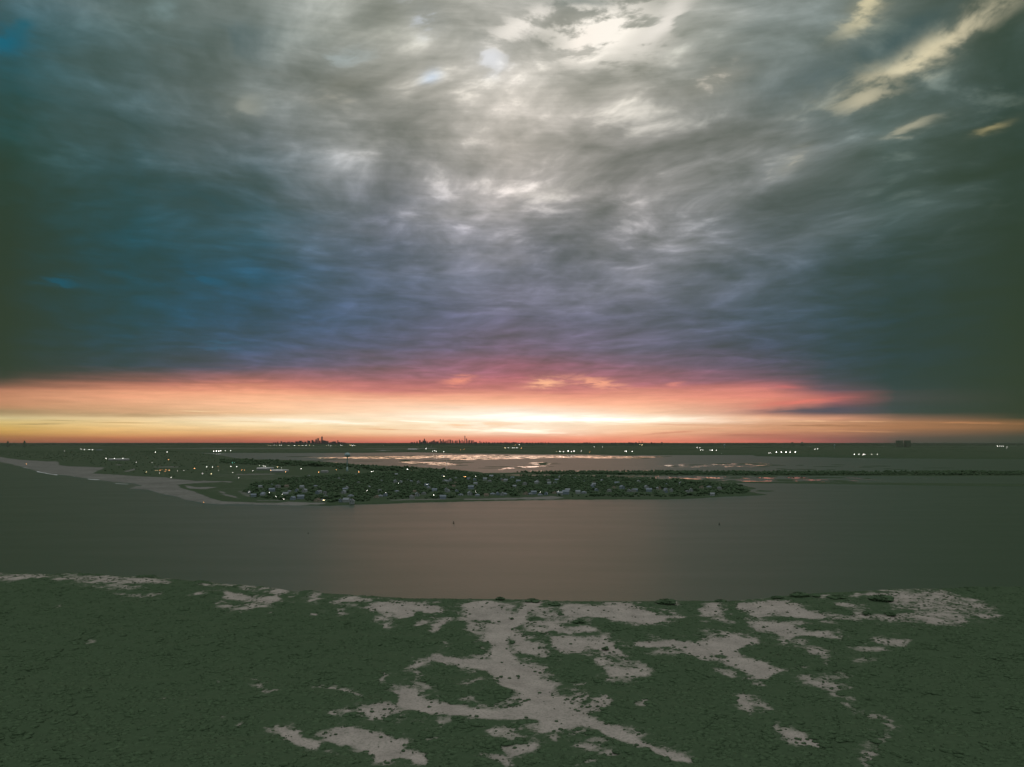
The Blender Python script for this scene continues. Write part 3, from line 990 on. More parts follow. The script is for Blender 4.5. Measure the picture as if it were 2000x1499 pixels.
# single bushes that stand out on the sand or on the skyline of the dunes
def bush_mesh(seed, n=700, flat=0.7):
    r = np.random.RandomState(seed)
    vs, fs, o = [], [], 0
    for i in range(13):
        c = r.randn(3) * np.array([0.36, 0.36, 0.14]); c[2] = 0.2 + abs(c[2])
        s_ = 0.30 + 0.22 * r.rand()
        v = IV2 * (1 + (r.rand(len(IV2), 1) - 0.5) * 0.22) * s_
        v = v * np.array([1, 1, flat]) + c
        vs.append(v); fs.append(IF2 + o); o += len(v)
    for i in range(n):
        d = r.randn(3); d[2] = abs(d[2]); d /= np.linalg.norm(d)
        c = d * np.array([0.98, 0.98, flat * 1.15]) * (0.72 + 0.33 * r.rand()) + np.array([0, 0, 0.05])
        vs.append(c + r.randn(3, 3) * 0.055); fs.append(np.array([[o, o + 1, o + 2]])); o += 3
    return mesh_np('bush_crown', np.concatenate(vs), np.concatenate(fs), M_scrub)


def stem_mesh():
    b = MB()
    for i in range(5):
        a = i * 1.26
        b.lathe([(0.05, -0.2), (0.03, 0.5)], 5, 0.16 * math.cos(a), 0.16 * math.sin(a))
    return b.mesh('bush_stems', M_trunk)


BM = [bush_mesh(100 + i) for i in range(4)]
ST = stem_mesh()
BUSHES = [
    (1183, 1272, 11, 'small round dark bush alone on the open sand right of the track'),
    (976, 1173, 13, 'round dark bush on the shore where the orange glint meets the sand'),
    (1083, 1186, 19, 'dark mounded bush beside the top end of the sand track near the inlet'),
    (1130, 1216, 19, 'low wide dark bush on the white sand right of the upper track'),
    (1000, 1214, 6, 'tiny dark bush at the fork near the top of the sand track'),
    (979, 1325, 6, 'tiny dark bush on the wide part of the sand track at its left edge'),
    (1407, 1176, 18, 'dark bush on the inlet shore between two sand patches on the right'),
    (1517, 1170, 18, 'dark bush on the shore just left of the broad shoreline thicket'),
    (1562, 1167, 30, 'broad dark thicket standing highest on the right inlet shore'),
    (1636, 1172, 24, 'dark thicket on the shore right of the broadest one'),
    (1720, 1171, 36, 'wide low thicket behind the pale sand at the far right shore'),
    (1692, 1205, 14, 'left one of two small bushes on the pale sand strip at right'),
    (1741, 1206, 15, 'right one of two small bushes on the pale sand strip at right'),
    (1040, 1178, 22, 'dark knoll bush on the shore between the round bush and the track end'),
    (1300, 1178, 30, 'low dark thicket on the shore right of the white sand flat'),
]
for i, (px, py, w, lab) in enumerate(BUSHES):
    p = P(px, py, 1.2)
    h = float(ground_h(np.array([p.x]), np.array([p.y]))[0])
    sc = w / 2.0 / F * p.y * 1.25
    r = tag(link('bush', None, None, (p.x, p.y, h), random.random() * 6), lab, 'bush', 'single bushes on the dunes')
    zf = 0.5 if w > 16 else 0.9
    link('crown', BM[i % 4], r, None, 0, (sc, sc, sc * zf))
    link('stem', ST, r, None, 0, (sc, sc, sc * 0.6))

# ------------------------------------------------------------------ water
b = MB()
b.add([(-29000, -2000, 0), (29000, -2000, 0), (29000, 41000, 0), (-29000, 41000, 0)], [(0, 1, 2, 3)])
tag(link('sea_water', b.mesh('sea_water', M_water)), kind='structure')


def fan(y0, y1, rows, cols, half=0.80):
    """grid of ground points, rows closer together near the camera"""
    Yr = 1.0 / np.linspace(1.0 / y0, 1.0 / y1, rows)
    ta = np.linspace(-half, half, cols)
    Y = np.repeat(Yr[:, None], cols, 1)
    X = Y * ta[None, :]
    return X, Y


def grid_quads(mask):
    r, c = mask.shape
    idx = np.arange(r * c).reshape(r, c)
    q = np.stack([idx[:-1, :-1], idx[:-1, 1:], idx[1:, 1:], idx[1:, :-1]], -1).reshape(-1, 4)
    return q[mask.ravel()[q].any(1)]


def compact(V, Q, attrs):
    u, inv = np.unique(Q, return_inverse=True)
    return V[u], inv.reshape(Q.shape), {k_: a.ravel()[u] for k_, a in attrs.items()}


def fan_land(name, polys, sands, y0, y1, rows, cols, top, wx=5, wy=0.8, ns=18, hills=0.0, low=0.6):
    X, Y = fan(y0, y1, rows, cols)
    px, py = project(X, Y, X * 0)
    wpx = px + fbm(px, py * 8, ns, 4, 201, 0.6) * wx * 2
    wpy = py + fbm(px, py * 8, ns, 4, 207, 0.6) * wy * 2
    land = np.zeros(X.shape, bool)
    for p in polys: land |= inside(wpx, wpy, p)
    sand = np.zeros(X.shape)
    for p, v in sands: sand = np.where(inside(wpx, wpy, p), np.maximum(sand, v), sand)
    sand = blur(sand, 1)
    l = blur(land.astype(float), 1)
    H = np.where(l > 0, -low + (top + low) * l, -low) + hills * np.clip(fbm(X, Y, 900, 3, 9) + 0.5, 0, 1) * (l > 0.9)
    Vv = np.stack([X, Y, H], -1).reshape(-1, 3)
    Vv, Q, at = compact(Vv, grid_quads(l > (0.02 if low > 0.3 else 0.3)), {'sand': sand})
    o = link(name, mesh_np(name, Vv, Q, M_far, False, at))
    return tag(o, kind='structure')


# the town's spit, with the ocean beach on its left
PENIN = [(-500, 880), (-400, 874), (0, 876), (300, 877), (420, 888), (470, 897), (560, 899), (640, 903), (700, 908), (770, 911), (840, 915), (890, 918), (935, 923), (960, 928), (1040, 930), (1110, 930),
         (1200, 932), (1300, 937), (1380, 942), (1440, 946), (1462, 952), (1478, 954.5), (1464, 957), (1466, 962), (1480, 965), (1500, 967), (1470, 968.5), (1420, 970), (1360, 974), (1300, 975.5), (1200, 976), (1110, 976), (1000, 978), (900, 980), (800, 982.5),
         (700, 986), (640, 988), (560, 987), (480, 985.5), (425, 985), (400, 983), (375, 979), (340, 969), (320, 966), (290, 957), (252, 955), (275, 949), (265, 945), (225, 942),
         (175, 935), (130, 929), (95, 926), (60, 917), (40, 911), (0, 902), (-60, 893), (-500, 886)]
BEACH = [(-60, 890), (0, 893), (40, 899), (75, 901), (112, 903), (118, 910), (150, 913), (205, 914), (190, 921), (182, 926), (215, 928), (260, 931), (320, 934), (350, 938), (385, 941), (440, 943), (380, 945), (345, 949),
         (360, 957), (380, 962), (400, 971), (430, 980), (425, 986), (400, 984), (375, 980), (340, 971), (320, 967), (290, 958), (245, 956), (275, 949), (265, 946), (225, 943), (175, 936), (130, 930), (95, 927), (60, 918), (40, 912), (0, 903), (-60, 894)]
SANDS = [(BEACH, 0.84), ([(355, 949), (385, 953), (425, 953), (400, 957.5), (370, 956)], .95), ([(430, 967), (452, 969), (473, 976.5), (455, 974)], .9), ([(425, 959), (440, 963), (438, 967), (430, 964)], .85),
         ([(425, 981.5), (480, 983), (540, 985), (560, 982), (600, 983.5), (635, 984), (635, 987), (560, 988), (425, 986)], .95), ([(760, 978.5), (860, 976), (920, 976), (860, 978), (760, 980)], .8),
         ([(905, 976.5), (1000, 974.5), (1040, 973), (1080, 970.5), (1108, 975), (1080, 976.5), (1000, 977.5), (905, 979)], .9), ([(240, 922), (262, 916.5), (266, 918), (246, 923)], .85), ([(460, 927), (540, 926.6), (540, 928.2), (460, 928.6)], .8),
         ([(395, 940.5), (455, 942.5), (452, 944), (395, 942)], .85), ([(225, 908), (238, 908), (236, 910), (226, 910)], .7), ([(460, 961), (475, 960), (500, 973), (480, 972)], .62), ([(300, 912.5), (350, 912.5), (350, 914.5), (300, 914.5)], .7),
         ([(500, 979), (540, 978.5), (560, 981), (505, 981)], .7), ([(640, 941.5), (665, 941), (665, 942.5), (640, 943)], .7), ([(1110, 969.5), (1200, 970), (1360, 970), (1200, 971.2)], .6),
         ([(400, 927), (540, 927), (680, 938), (600, 942), (450, 936)], .34), ([(0, 884), (430, 890), (560, 902), (560, 930), (500, 945), (500, 975), (430, 970), (360, 945), (200, 925), (110, 902), (0, 892)], .20)]
fan_land('peninsula', [PENIN], SANDS, 1150, 9500, 330, 1150, 1.6)
# long marsh island with trees, and the mud flats in front of it
ISL = [(900, 925.5), (1000, 923.5), (1100, 922), (1300, 921.5), (1500, 921.5), (1700, 922), (2000, 922.5), (2600, 922), (2600, 930.5), (2000, 930.5), (1500, 930), (1300, 929.5), (1200, 929), (1060, 927.5), (920, 927.5)]
ISL2 = [(1180, 932.5), (1300, 937), (1320, 934), (1400, 940), (1500, 942), (1560, 941), (1640, 943), (1800, 944), (2000, 946), (2600, 946), (2600, 952), (2000, 950.5), (1880, 950), (1700, 947), (1560, 945), (1480, 944.2), (1400, 943), (1320, 939.6), (1240, 936)]
ISL3 = [(1480, 958.2), (1512, 959.3), (1498, 960.6), (1476, 960)]
fan_land('marsh_island', [ISL, ISL2, ISL3], [], 1500, 3200, 190, 1000, 1.1, 6, 0.5, 14)
# islets in the bay, and low mud bars among the slack water
ISLET = [[(778, 901), (790, 899), (801, 899), (798, 901), (786, 902.5)], [(1052, 906), (1064, 904.5), (1068, 903), (1066, 907), (1056, 908)]]
BARS = []
rr = random.Random(4)
for x0, x1, y0, y1, n in [(700, 1300, 890.5, 897, 22), (780, 900, 899, 910, 9), (960, 1090, 904, 917, 8), (1180, 1700, 930.5, 943, 34), (1280, 1560, 905, 913, 10), (1500, 1850, 907, 918, 14), (560, 740, 892, 907, 8)]:
    for i in range(n):
        cx_, cy_ = rr.uniform(x0, x1), rr.uniform(y0, y1)
        w_, h_ = rr.uniform(6, 34), rr.uniform(0.22, 0.55) * (1.6 if y0 > 925 else 1.0)
        BARS.append([(cx_ - w_, cy_ + rr.uniform(-.2, .2)), (cx_ - w_ * .4, cy_ - h_), (cx_ + w_ * .3, cy_ - h_ * .7), (cx_ + w_, cy_ + rr.uniform(-.2, .2)), (cx_ + w_ * .2, cy_ + h_), (cx_ - w_ * .5, cy_ + h_ * .6)])
fan_land('marsh_islet', ISLET, [], 3000, 6000, 90, 1100, 1.5, 2, 0.3, 8)
fan_land('mud_bars', BARS, [], 1900, 6600, 330, 1300, 1.2, 3, 0.25, 9, 0.0, 0.1)

# mainland beyond the bay, out to the horizon
FARL = [(-600, 868.0), (2600, 868.0), (2600, 898), (2000, 897.5), (1900, 897), (1700, 895.5), (1600, 893.5), (1480, 891.5), (1470, 889.2), (1300, 889.3), (1200, 889.3), (1130, 887.5), (1060, 887.5), (980, 886.8), (890, 886.5), (850, 884.5),
        (800, 883.5), (700, 885), (560, 885), (430, 885), (380, 884.5), (300, 882), (-600, 882)]
SF = [([(300, 876.6), (650, 876.3), (660, 877.6), (300, 878)], .7), ([(700, 877.2), (850, 877), (860, 878.2), (720, 878.4)], .75), ([(730, 882), (760, 881.4), (765, 882.6), (735, 883)], .8), ([(905, 882), (1000, 882.2), (1100, 884), (1000, 884)], .35),
      ([(795, 878.6), (815, 878.2), (817, 880.4), (797, 880.8)], .9), ([(240, 881), (250, 881), (250, 882), (240, 882)], .8)]
fan_land('mainland', [FARL], SF, 4300, 40000, 150, 900, 3.0, 8, 0.35, 24, 14.0)

# the bay: slack water where the tide runs off the flats
X, Y = fan(1500, 9000, 260, 700)
px, py = project(X, Y, X * 0)
CALM = [([(700, 892), (860, 889), (980, 888.5), (1160, 890), (1330, 893), (1230, 896), (1080, 895.5), (930, 899.5), (860, 899), (880, 896), (700, 897), (580, 895)], .62),
        ([(590, 892), (720, 892), (720, 896.5), (590, 895.5)], .40), ([(470, 897), (530, 898), (640, 903), (690, 906), (560, 902)], .7),
        ([(800, 901), (870, 903), (905, 909), (880, 911.5), (800, 906), (770, 902)], .62), ([(620, 905), (690, 907), (760, 912), (700, 914), (620, 909)], .68), ([(960, 917), (1010, 911), (1070, 909.5), (1090, 912), (1030, 915.5), (970, 918.5)], .60),
        ([(1020, 904), (1060, 902), (1100, 905), (1080, 909), (1040, 909)], .6), ([(1010, 920.5), (1090, 919), (1300, 918.5), (1330, 921), (1090, 923)], .55),
        ([(1260, 908), (1340, 905), (1500, 904), (1540, 910), (1440, 914), (1330, 914)], .48), ([(1560, 914), (1700, 908), (1760, 912), (1640, 918)], .34),
        ([(1150, 929.5), (1250, 929), (1500, 930), (1700, 933), (1680, 943), (1480, 943.5), (1400, 940), (1250, 934.5)], .52), ([(1280, 934), (1330, 932), (1400, 939), (1340, 938)], .62), ([(1460, 939), (1490, 943.5), (1440, 942)], .7),
        ([(1540, 937), (1800, 932), (1900, 938), (1700, 942)], .40)]
calm = np.zeros(X.shape)
for p, v in CALM:
    calm = np.where(inside(px + fbm(px, py * 8, 30, 3, 3) * 30, py + fbm(px, py * 8, 30, 3, 4) * 2.0, p), np.maximum(calm, v), calm)
calm = blur(calm, 3)
bay = inside(px, py, [(-600, 884), (2600, 884), (2600, 949), (1480, 953), (900, 935), (600, 912), (300, 900), (-600, 900)])
Vv, Q, at = compact(np.stack([X, Y, X * 0 + 0.12], -1).reshape(-1, 3), grid_quads(bay), {'calm': calm})
tag(link('bay_water', mesh_np('bay_water', Vv, Q, M_bay, False, at)), kind='structure')

# surf along the ocean beach
M_foam = simple_mat('foam', (0.75, 0.8, 0.85), 0.7, 0.15, 0.1)
b = MB()
for pts, w in [([(72, 921.5), (84, 923.5), (97, 926), (112, 928.2)], 0.6), ([(145, 931), (158, 932), (173, 933.4)], 0.45), ([(46, 913.5), (56, 915), (66, 916.5)], 0.3), ([(172, 936.2), (186, 937.4), (201, 937.6)], 0.4), ([(225, 944.5), (238, 945.6), (250, 946)], 0.25)]:
    L = [P(x, y - w, 0.25) for x, y in pts] + [P(x, y + w, 0.25) for x, y in reversed(pts)]
    n = len(pts)
    b.add(L, [(i, i + 1, 2 * n - 2 - i, 2 * n - 1 - i) for i in range(n - 1)])
tag(link('surf_foam', b.mesh('surf_foam', M_foam)), 'thin white lines of surf breaking along the ocean beach', kind='stuff')

# ------------------------------------------------------------------ trees


def crown_proto(seed, lobes=4, leaves=30, tall=1.0):
    r = np.random.RandomState(seed)
    vs, fs, o = [], [], 0
    for i in range(lobes):
        c = np.array([r.randn() * 0.33, r.randn() * 0.33, 0.55 + r.rand() * 0.55 * tall])
        s_ = 0.42 + 0.25 * r.rand()
        v = IV1 * (1 + (r.rand(len(IV1), 1) - 0.5) * 0.4) * s_ + c
        vs.append(v); fs.append(IF1 + o); o += len(v)
    for i in range(leaves):
        d = r.randn(3); d /= np.linalg.norm(d)
        c = d * np.array([0.85, 0.85, 0.7 * tall]) * (0.7 + 0.4 * r.rand()) + np.array([0, 0, 0.85 * tall])
        vs.append(c + r.randn(3, 3) * 0.10); fs.append(np.array([[o, o + 1, o + 2]])); o += 3
    return np.concatenate(vs), np.concatenate(fs)


HPX = []
ZX = [560, 640, 720, 830, 960, 1100, 1250]
ZONES = ['by the dunes', 'left of the water tower', 'below the water tower', 'below the pale mast', 'at mid town', 'behind the pale beach', 'towards the point', 'at the point']
# houses the photograph shows clearly, then the streets filled in
for X_, Y_ in [(435, 437), (455, 485), (525, 465), (345, 480), (570, 436), (640, 432), (660, 468), (718, 466), (760, 440), (780, 470), (865, 429), (880, 482), (900, 476), (940, 482), (880, 540), (920, 536), (750, 520), (1085, 480), (1105, 545), (1140, 505), (1060, 545), (1150, 555),
               (1200, 405), (1340, 512), (1370, 505), (1410, 500), (1490, 398), (1530, 400), (1500, 470), (1617, 518), (1660, 500), (1712, 487), (1640, 470), (1796, 464), (1860, 520), (1880, 395), (1920, 385), (1750, 440), (1970, 470), (1900, 470)]:
    HPX.append((400 + X_ / 4, 840 + Y_ / 4))
for X_, Y_ in [(18, 520), (60, 500), (110, 485), (195, 464), (270, 395), (290, 465), (300, 390), (135, 425), (70, 405), (260, 516), (345, 430), (400, 495), (480, 445), (470, 492), (515, 415), (530, 500), (510, 385), (590, 380), (625, 395), (600, 500), (650, 490), (690, 490), (722, 494), (750, 390), (745, 490), (720, 380),
               (820, 435), (900, 415), (905, 488), (945, 488), (970, 484), (990, 405), (1000, 398), (1020, 495), (1065, 490), (1090, 410), (1085, 390), (1130, 480), (1160, 475), (1220, 485), (1235, 466), (1315, 480), (1360, 480), (1460, 462), (1440, 420), (1560, 468), (1600, 440), (1730, 466), (1760, 466), (1850, 440), (1940, 450), (1995, 462)]:
    HPX.append((800 + X_ / 4, 840 + Y_ / 4))
for X_, Y_ in [(60, 445), (110, 466), (150, 468), (345, 450), (400, 450), (405, 472), (445, 465), (600, 464), (740, 436), (270, 466), (520, 412), (820, 450), (680, 440)]:
    HPX.append((1200 + X_ / 4, 840 + Y_ / 4))
HPX_T = HPX
TP = [crown_proto(300 + i) for i in range(6)]
TP_small = [crown_proto(320 + i, 2, 8) for i in range(6)]
TPM = [mesh_np('tree_crown', v, f, M_tree) for v, f in [crown_proto(340 + i, 5, 90) for i in range(6)]]
b = MB()
b.lathe([(0.10, -0.1), (0.06, 0.5), (0.03, 0.9)], 6)
b.box(0.12, 0.0, 0.45, 0.7, 0.05, 0.05)
TRUNK = b.mesh('tree_trunk', M_trunk)


def scatter_px(poly, n, ymin_w=None):
    """random ground points inside a traced area, even over the ground"""
    xs_, ys_ = [p[0] for p in poly], [p[1] for p in poly]
    res = []
    pf, pn = P(1000, min(ys_)), P(1000, max(ys_))
    w = max(abs(min(xs_) - 1000), abs(max(xs_) - 1000)) / F * pf.y
    tot = 0
    while tot < n:
        y = pn.y + RNG.rand(n * 4) * (pf.y - pn.y)
        x = (RNG.rand(n * 4) - 0.5) * 2 * w
        px, py = project(x, y, x * 0)
        k_ = inside(px, py, poly)
        res.append(np.stack([x[k_], y[k_]], -1))
        tot += k_.sum()
    return np.concatenate(res)[:n]


TOWN = [(500, 945), (560, 936), (640, 931), (780, 924), (880, 924), (930, 929), (1000, 934), (1130, 935.5), (1200, 937), (1300, 941), (1370, 946), (1430, 949), (1450, 953), (1462, 960), (1458, 966), (1400, 970.5), (1300, 973), (1110, 972.5), (1080, 969.5), (1030, 971), (900, 975),
        (760, 977.5), (690, 983.5), (650, 984), (560, 979), (500, 975), (470, 965)]
tp = scatter_px(TOWN, 10500)
clump = fbm(tp[:, 0], tp[:, 1], 60, 3, 401)
tp = tp[clump + RNG.rand(len(tp)) * 0.3 > -0.14]
hpx_w = np.array([P(x, y + 1.0, 5.0)[:2] for x, y in HPX_T])
free = np.ones(len(tp), bool)
for hx, hy in hpx_w:
    ux, uy = tp[:, 0] - hx, hy - tp[:, 1]
    free &= ~((np.abs(ux + uy * hx / hy) < 10) & (uy > -8) & (uy < 70))
tp = tp[free]
hs = 2.0 + 3.2 * RNG.rand(len(tp)) ** 2.2
order = np.argsort(tp[:, 1])
near = order[:260]
rest = order[260:]
for n_, i in enumerate(near):
    s_ = hs[i]
    r = link('tree', None, None, (tp[i, 0], tp[i, 1], 1.2), random.random() * 6)
    qx = 1000 + tp[i, 0] / tp[i, 1] * F
    zn = ZONES[int(np.searchsorted(ZX, qx))]
    tag(r, ('tall' if s_ > 4.6 else 'bushy' if s_ > 3.4 else 'small') + ' dark tree near the inlet shore of the town ' + zn, 'tree', 'trees along the town shore ' + zn)
    link('crown', TPM[n_ % 6], r, None, 0, (s_, s_, s_ * 0.8))
    link('trunk', TRUNK, r, None, 0, (s_, s_, s_))
pos = np.stack([tp[rest, 0], tp[rest, 1], np.full(len(rest), 1.2)], -1)
vv, ff = scatter_mesh(TP_small, pos, hs[rest] * 1.15, hs[rest] * 0.88, RNG.rand(len(rest)) * 6.28, RNG.randint(0, 6, len(rest)))
tag(link('town_trees', mesh_np('town_trees', vv, ff, M_tree, True)), 'mass of dark trees between the houses of the town', kind='stuff')

# tree belts: edge of the bay, left flats, marsh island
belts = [
    ('shore_woods', 'dark woods along the bay shore behind the town', [(430, 899), (520, 900.5), (560, 901.5), (640, 906), (700, 911), (780, 915), (850, 919), (890, 922), (930, 928), (870, 927), (760, 922), (640, 914), (500, 910), (430, 906)], 900, 5, 3.0),
    ('point_woods', 'dark woods along the channel at the back of the town', [(930, 929), (1060, 932), (1200, 935), (1300, 939.5), (1380, 944.5), (1440, 948), (1440, 952), (1300, 945), (1100, 936), (930, 932)], 420, 4.2, 2.2),
    ('island_trees', 'long row of dark trees on the marsh island across the channel', [(1010, 924), (1100, 922.8), (1500, 923), (2300, 923), (2300, 930), (1500, 929.5), (1200, 928.4), (1050, 927)], 3400, 3.4, 2.4),
    ('left_scrub', 'flat dark scrubland behind the ocean beach', [(0, 882), (300, 880), (420, 890), (420, 906), (440, 925), (380, 936), (300, 929), (200, 924), (205, 912), (120, 902), (0, 890)], 1500, 2.2, 1.6),
]
for name, lab, poly, n, s0, ds in belts:
    q = scatter_px(poly, n)
    c = fbm(q[:, 0], q[:, 1], 120, 3, 411)
    q = q[c > -0.22]
    c = fbm(q[:, 0], q[:, 1], 90, 2, 431)
    s_ = s0 * (0.8 + c * 1.2) + ds * RNG.rand(len(q))
    vv, ff = scatter_mesh(TP_small, np.stack([q[:, 0], q[:, 1], np.full(len(q), 1.0)], -1), s_ * (1.5 if 'left' in name else 1.15), s_ * 0.95, RNG.rand(len(q)) * 6.28, RNG.randint(0, 6, len(q)))
    tag(link(name, mesh_np(name, vv, ff, M_tree, True)), lab, kind='stuff')

# taller single trees that stand over the bay shore
for i, (px, py, hpx, lab) in enumerate([
    (553, 908, 8.5, 'tall dark tree left in the clump on the bay shore'), (560, 908, 9.5, 'tallest dark tree of the left clump on the bay shore'), (569, 909, 7, 'dark tree right in the left clump on the bay shore'),
    (598, 911, 7, 'dark tree at the left end of the big shore grove'), (606, 911, 9.5, 'dark tree left of the crown of the big shore grove'), (615, 912, 11, 'tallest dark tree of the big shore grove left of the water tower'),
    (623, 912, 9, 'dark tree right in the big shore grove'), (745, 920, 9.5, 'dark tree standing up alone right of the water tower'), (768, 920, 8.5, 'dark pointed tree at the right end of the bay shore trees'),
    (665, 917, 6, 'dark tree just left of the water tower'), (700, 919, 5, 'dark tree just right of the water tower'), (1332, 950, 9, 'dark tree rising at the left of the point behind the last houses'),
    (1400, 956, 9, 'dark tree near the point of the spit'), (1430, 958, 10, 'broad dark tree at the end of the spit'), (1447, 960, 8, 'outermost dark tree on the point of the spit')]):
    p = P(px, py, 1.0)
    s_ = hpx / F * p.y / 1.7
    r = tag(link('tree', None, None, p, random.random() * 6), lab, 'tree', 'taller trees on the spit')
    link('crown', TPM[i % 6], r, None, 0, (s_ * 1.25, s_ * 1.25, s_))
    link('trunk', TRUNK, r, None, 0, (s_, s_, s_))

# far woods: uneven tree line of the mainland up to the horizon
Vs, Fs, o = [], [], 0
for Yd, base_h, var, seed in [(6900, 9, 8, 1), (8200, 10, 8, 2), (10500, 12, 9, 3), (14000, 16, 12, 4), (19000, 26, 16, 5), (26000, 46, 20, 6), (38500, 78, 16, 7)]:
    n = 1500
    ta = np.linspace(-0.74, 0.74, n)
    x = ta * Yd
    if x.min() < -28500: x = np.clip(x, -28500, 28500)
    yy_ = Yd + fbm(x, x * 0, Yd * 0.05, 3, seed) * Yd * 0.10
    h = base_h + fbm(x, x * 0, Yd * 0.05, 3, seed + 20) * var + fbm(x, x * 0, Yd * 0.003, 3, seed + 40) * var * 0.9
    if Yd < 9000:
        px_, py_ = project(x, yy_, x * 0)
        lim = np.interp(px_, [0, 430, 850, 1000, 1200, 1470, 1480, 1700, 2000], [882, 885, 884, 886, 889, 889, 891, 895, 897])
        h = np.where(py_ < lim - 0.6, h, -4.0)
    depth = Yd * 0.02
    lay = [np.stack([x, yy_, x * 0 - 5], -1), np.stack([x, yy_ + 2, h * 0.9], -1), np.stack([x, yy_ + depth * 0.3, h], -1), np.stack([x, yy_ + depth, x * 0 - 5], -1)]
    Vs += lay
    i0 = np.arange(n - 1)
    for l in range(3):
        a = o + l * n + i0
        Fs.append(np.stack([a, a + 1, a + n + 1, a + n], -1))
    o += 4 * n
tag(link('far_woods', mesh_np('far_woods', np.concatenate(Vs), np.concatenate(Fs), M_farveg)), 'dark wooded mainland stretching to the horizon beyond the bay', kind='stuff')

# ------------------------------------------------------------------ houses of the town
M_wall = [simple_mat('wall_' + n, c, 0.8, 0.1, 0.5) for n, c in (('white', (.38, .42, .46)), ('grey', (.34, .36, .38)), ('tan', (.42, .38, .32)), ('blue', (.26, .33, .42)))]
M_roof = [simple_mat('roof_' + n, c, 0.7, 0.15, 0.8) for n, c in (('pale', (.32, .37, .43)), ('slate', (.16, .19, .21)), ('brown', (.17, .15, .12)), ('bluegrey', (.25, .31, .39)))]
M_glass = simple_mat('dark_window', (.05, .06, .07), 0.15, 0.1, 1.0, spec=0.6)
M_brick = simple_mat('chimney_brick', (.25, .14, .10), 0.9)
M_white = simple_mat('white_paint', (.75, .78, .80), 0.6, 0.08, 0.3)


def house_parts(w, d, h, rh, hip, wm, rm):
    body = MB(); body.box(0, 0, -1, h, w, d)
    if not hip:
        body.add([(-w / 2, -d / 2, h), (w / 2, -d / 2, h), (0, -d / 2, h + rh)], [(0, 1, 2)])
        body.add([(-w / 2, d / 2, h), (w / 2, d / 2, h), (0, d / 2, h + rh)], [(1, 0, 2)])
    roof = MB()
    e = 0.5
    t = 0.25
    if hip:
        k_ = d / 2 - w / 2 * 0.7
        A = [(-w / 2 - e, -d / 2 - e, h), (w / 2 + e, -d / 2 - e, h), (w / 2 + e, d / 2 + e, h), (-w / 2 - e, d / 2 + e, h), (0, -k_, h + rh), (0, k_, h + rh)]
        roof.add(A, [(0, 1, 4), (1, 2, 5, 4), (2, 3, 5), (3, 0, 4, 5), (3, 2, 1, 0)])
    else:
        for s in (-1, 1):
            x0 = s * (w / 2 + e); z0 = h - rh * e / (w / 2)
            A = [(x0, -d / 2 - e, z0), (0, -d / 2 - e, h + rh), (0, d / 2 + e, h + rh), (x0, d / 2 + e, z0)]
            A += [(p[0], p[1], p[2] + t) for p in A]
            roof.add(A, [(0, 1, 2, 3), (4, 7, 6, 5), (0, 4, 5, 1), (1, 5, 6, 2), (2, 6, 7, 3), (3, 7, 4, 0)])
    wins = []
    for lv in range(1 if h < 4.5 else 2):
        for s in (-0.26, 0.26):
            m_ = MB(); m_.box(s * w, -d / 2 - 0.03, 0.9 + lv * 2.9, 2.3 + lv * 2.9, 1.4, 0.12)
            wins.append(m_.mesh('window', M_glass))
    ch = MB(); ch.box(w * 0.22, d * 0.15, h, h + rh + 1.0, 0.8, 0.8)
    return body.mesh('wall', wm), roof.mesh('roof', rm), wins, ch.mesh('chimney', M_brick)


KINDS = [
    (house_parts(9, 12, 5.6, 3.2, False, M_wall[0], M_roof[0]), 'white gabled two storey house'),
    (house_parts(10, 11, 5.4, 2.8, True, M_wall[1], M_roof[1]), 'grey slate roofed house'),
    (house_parts(11, 9, 3.4, 2.8, False, M_wall[2], M_roof[2]), 'low tan brown roofed house'),
    (house_parts(9, 14, 5.8, 3.0, False, M_wall[3], M_roof[3]), 'blue grey gabled house'),
    (house_parts(12, 10, 3.2, 2.4, True, M_wall[0], M_roof[3]), 'low white hip roofed house'),
]
hp = [P(x, y + 1.0, 5.0) for x, y in HPX]
extra = scatter_px(TOWN, 60)
for e in extra:
    if all((e[0] - q.x) ** 2 + (e[1] - q.y) ** 2 > 500 for q in hp):
        hp.append(Vector((e[0], e[1], 0)))
seen = {}
for i, p in enumerate(hp):
    (body, roof, wins, ch), lab = KINDS[[0, 4, 3, 0, 1, 2, 4, 3, 0][i % 9]]
    row = 'shore side' if p.y < 1420 else ('front streets' if p.y < 1560 else ('middle streets' if p.y < 1800 else 'back streets'))
    qx = 1000 + p.x / p.y * F
    zone = ZONES[int(np.searchsorted(ZX, qx))]
    r = link('house', None, None, (p.x, p.y, 1.6), random.choice([0.1, 0.25, -0.2, 1.65, 1.45]) + random.uniform(-0.1, 0.1), [random.uniform(.62, .88)] * 3)
    tag(r, lab + ', ' + row + ' ' + zone, 'house', 'houses of the town, ' + row + ' ' + zone)
    link('wall', body, r); rf = link('roof', roof, r)
    if i < len(HPX):
        for w_ in wins: link('window', w_, r)
        link('chimney', ch, rf)

# long pale pavilions and other large roofs
def hall(name, lab, px, py, lpx, hgt, dep, rotz, mat, cat='building', seg=1):
    p = P(px, py, 1.0)
    L = lpx / F * p.y
    r = tag(link(name, None, None, p, rotz), lab, cat)
    b_ = MB(); b_.box(0, 0, -1, hgt * 0.7, L, dep)
    link('wall', b_.mesh('wall', M_wall[1]), r)
    b_ = MB()
    for s in range(seg):
        w_ = L / seg
        x0 = -L / 2 + w_ * (s + 0.5)
        b_.box(x0, 0, hgt * 0.7 + 0.02, hgt, w_ * 0.98, dep * 1.06, 0.82)
    link('roof', b_.mesh('roof', mat), r)
    return r


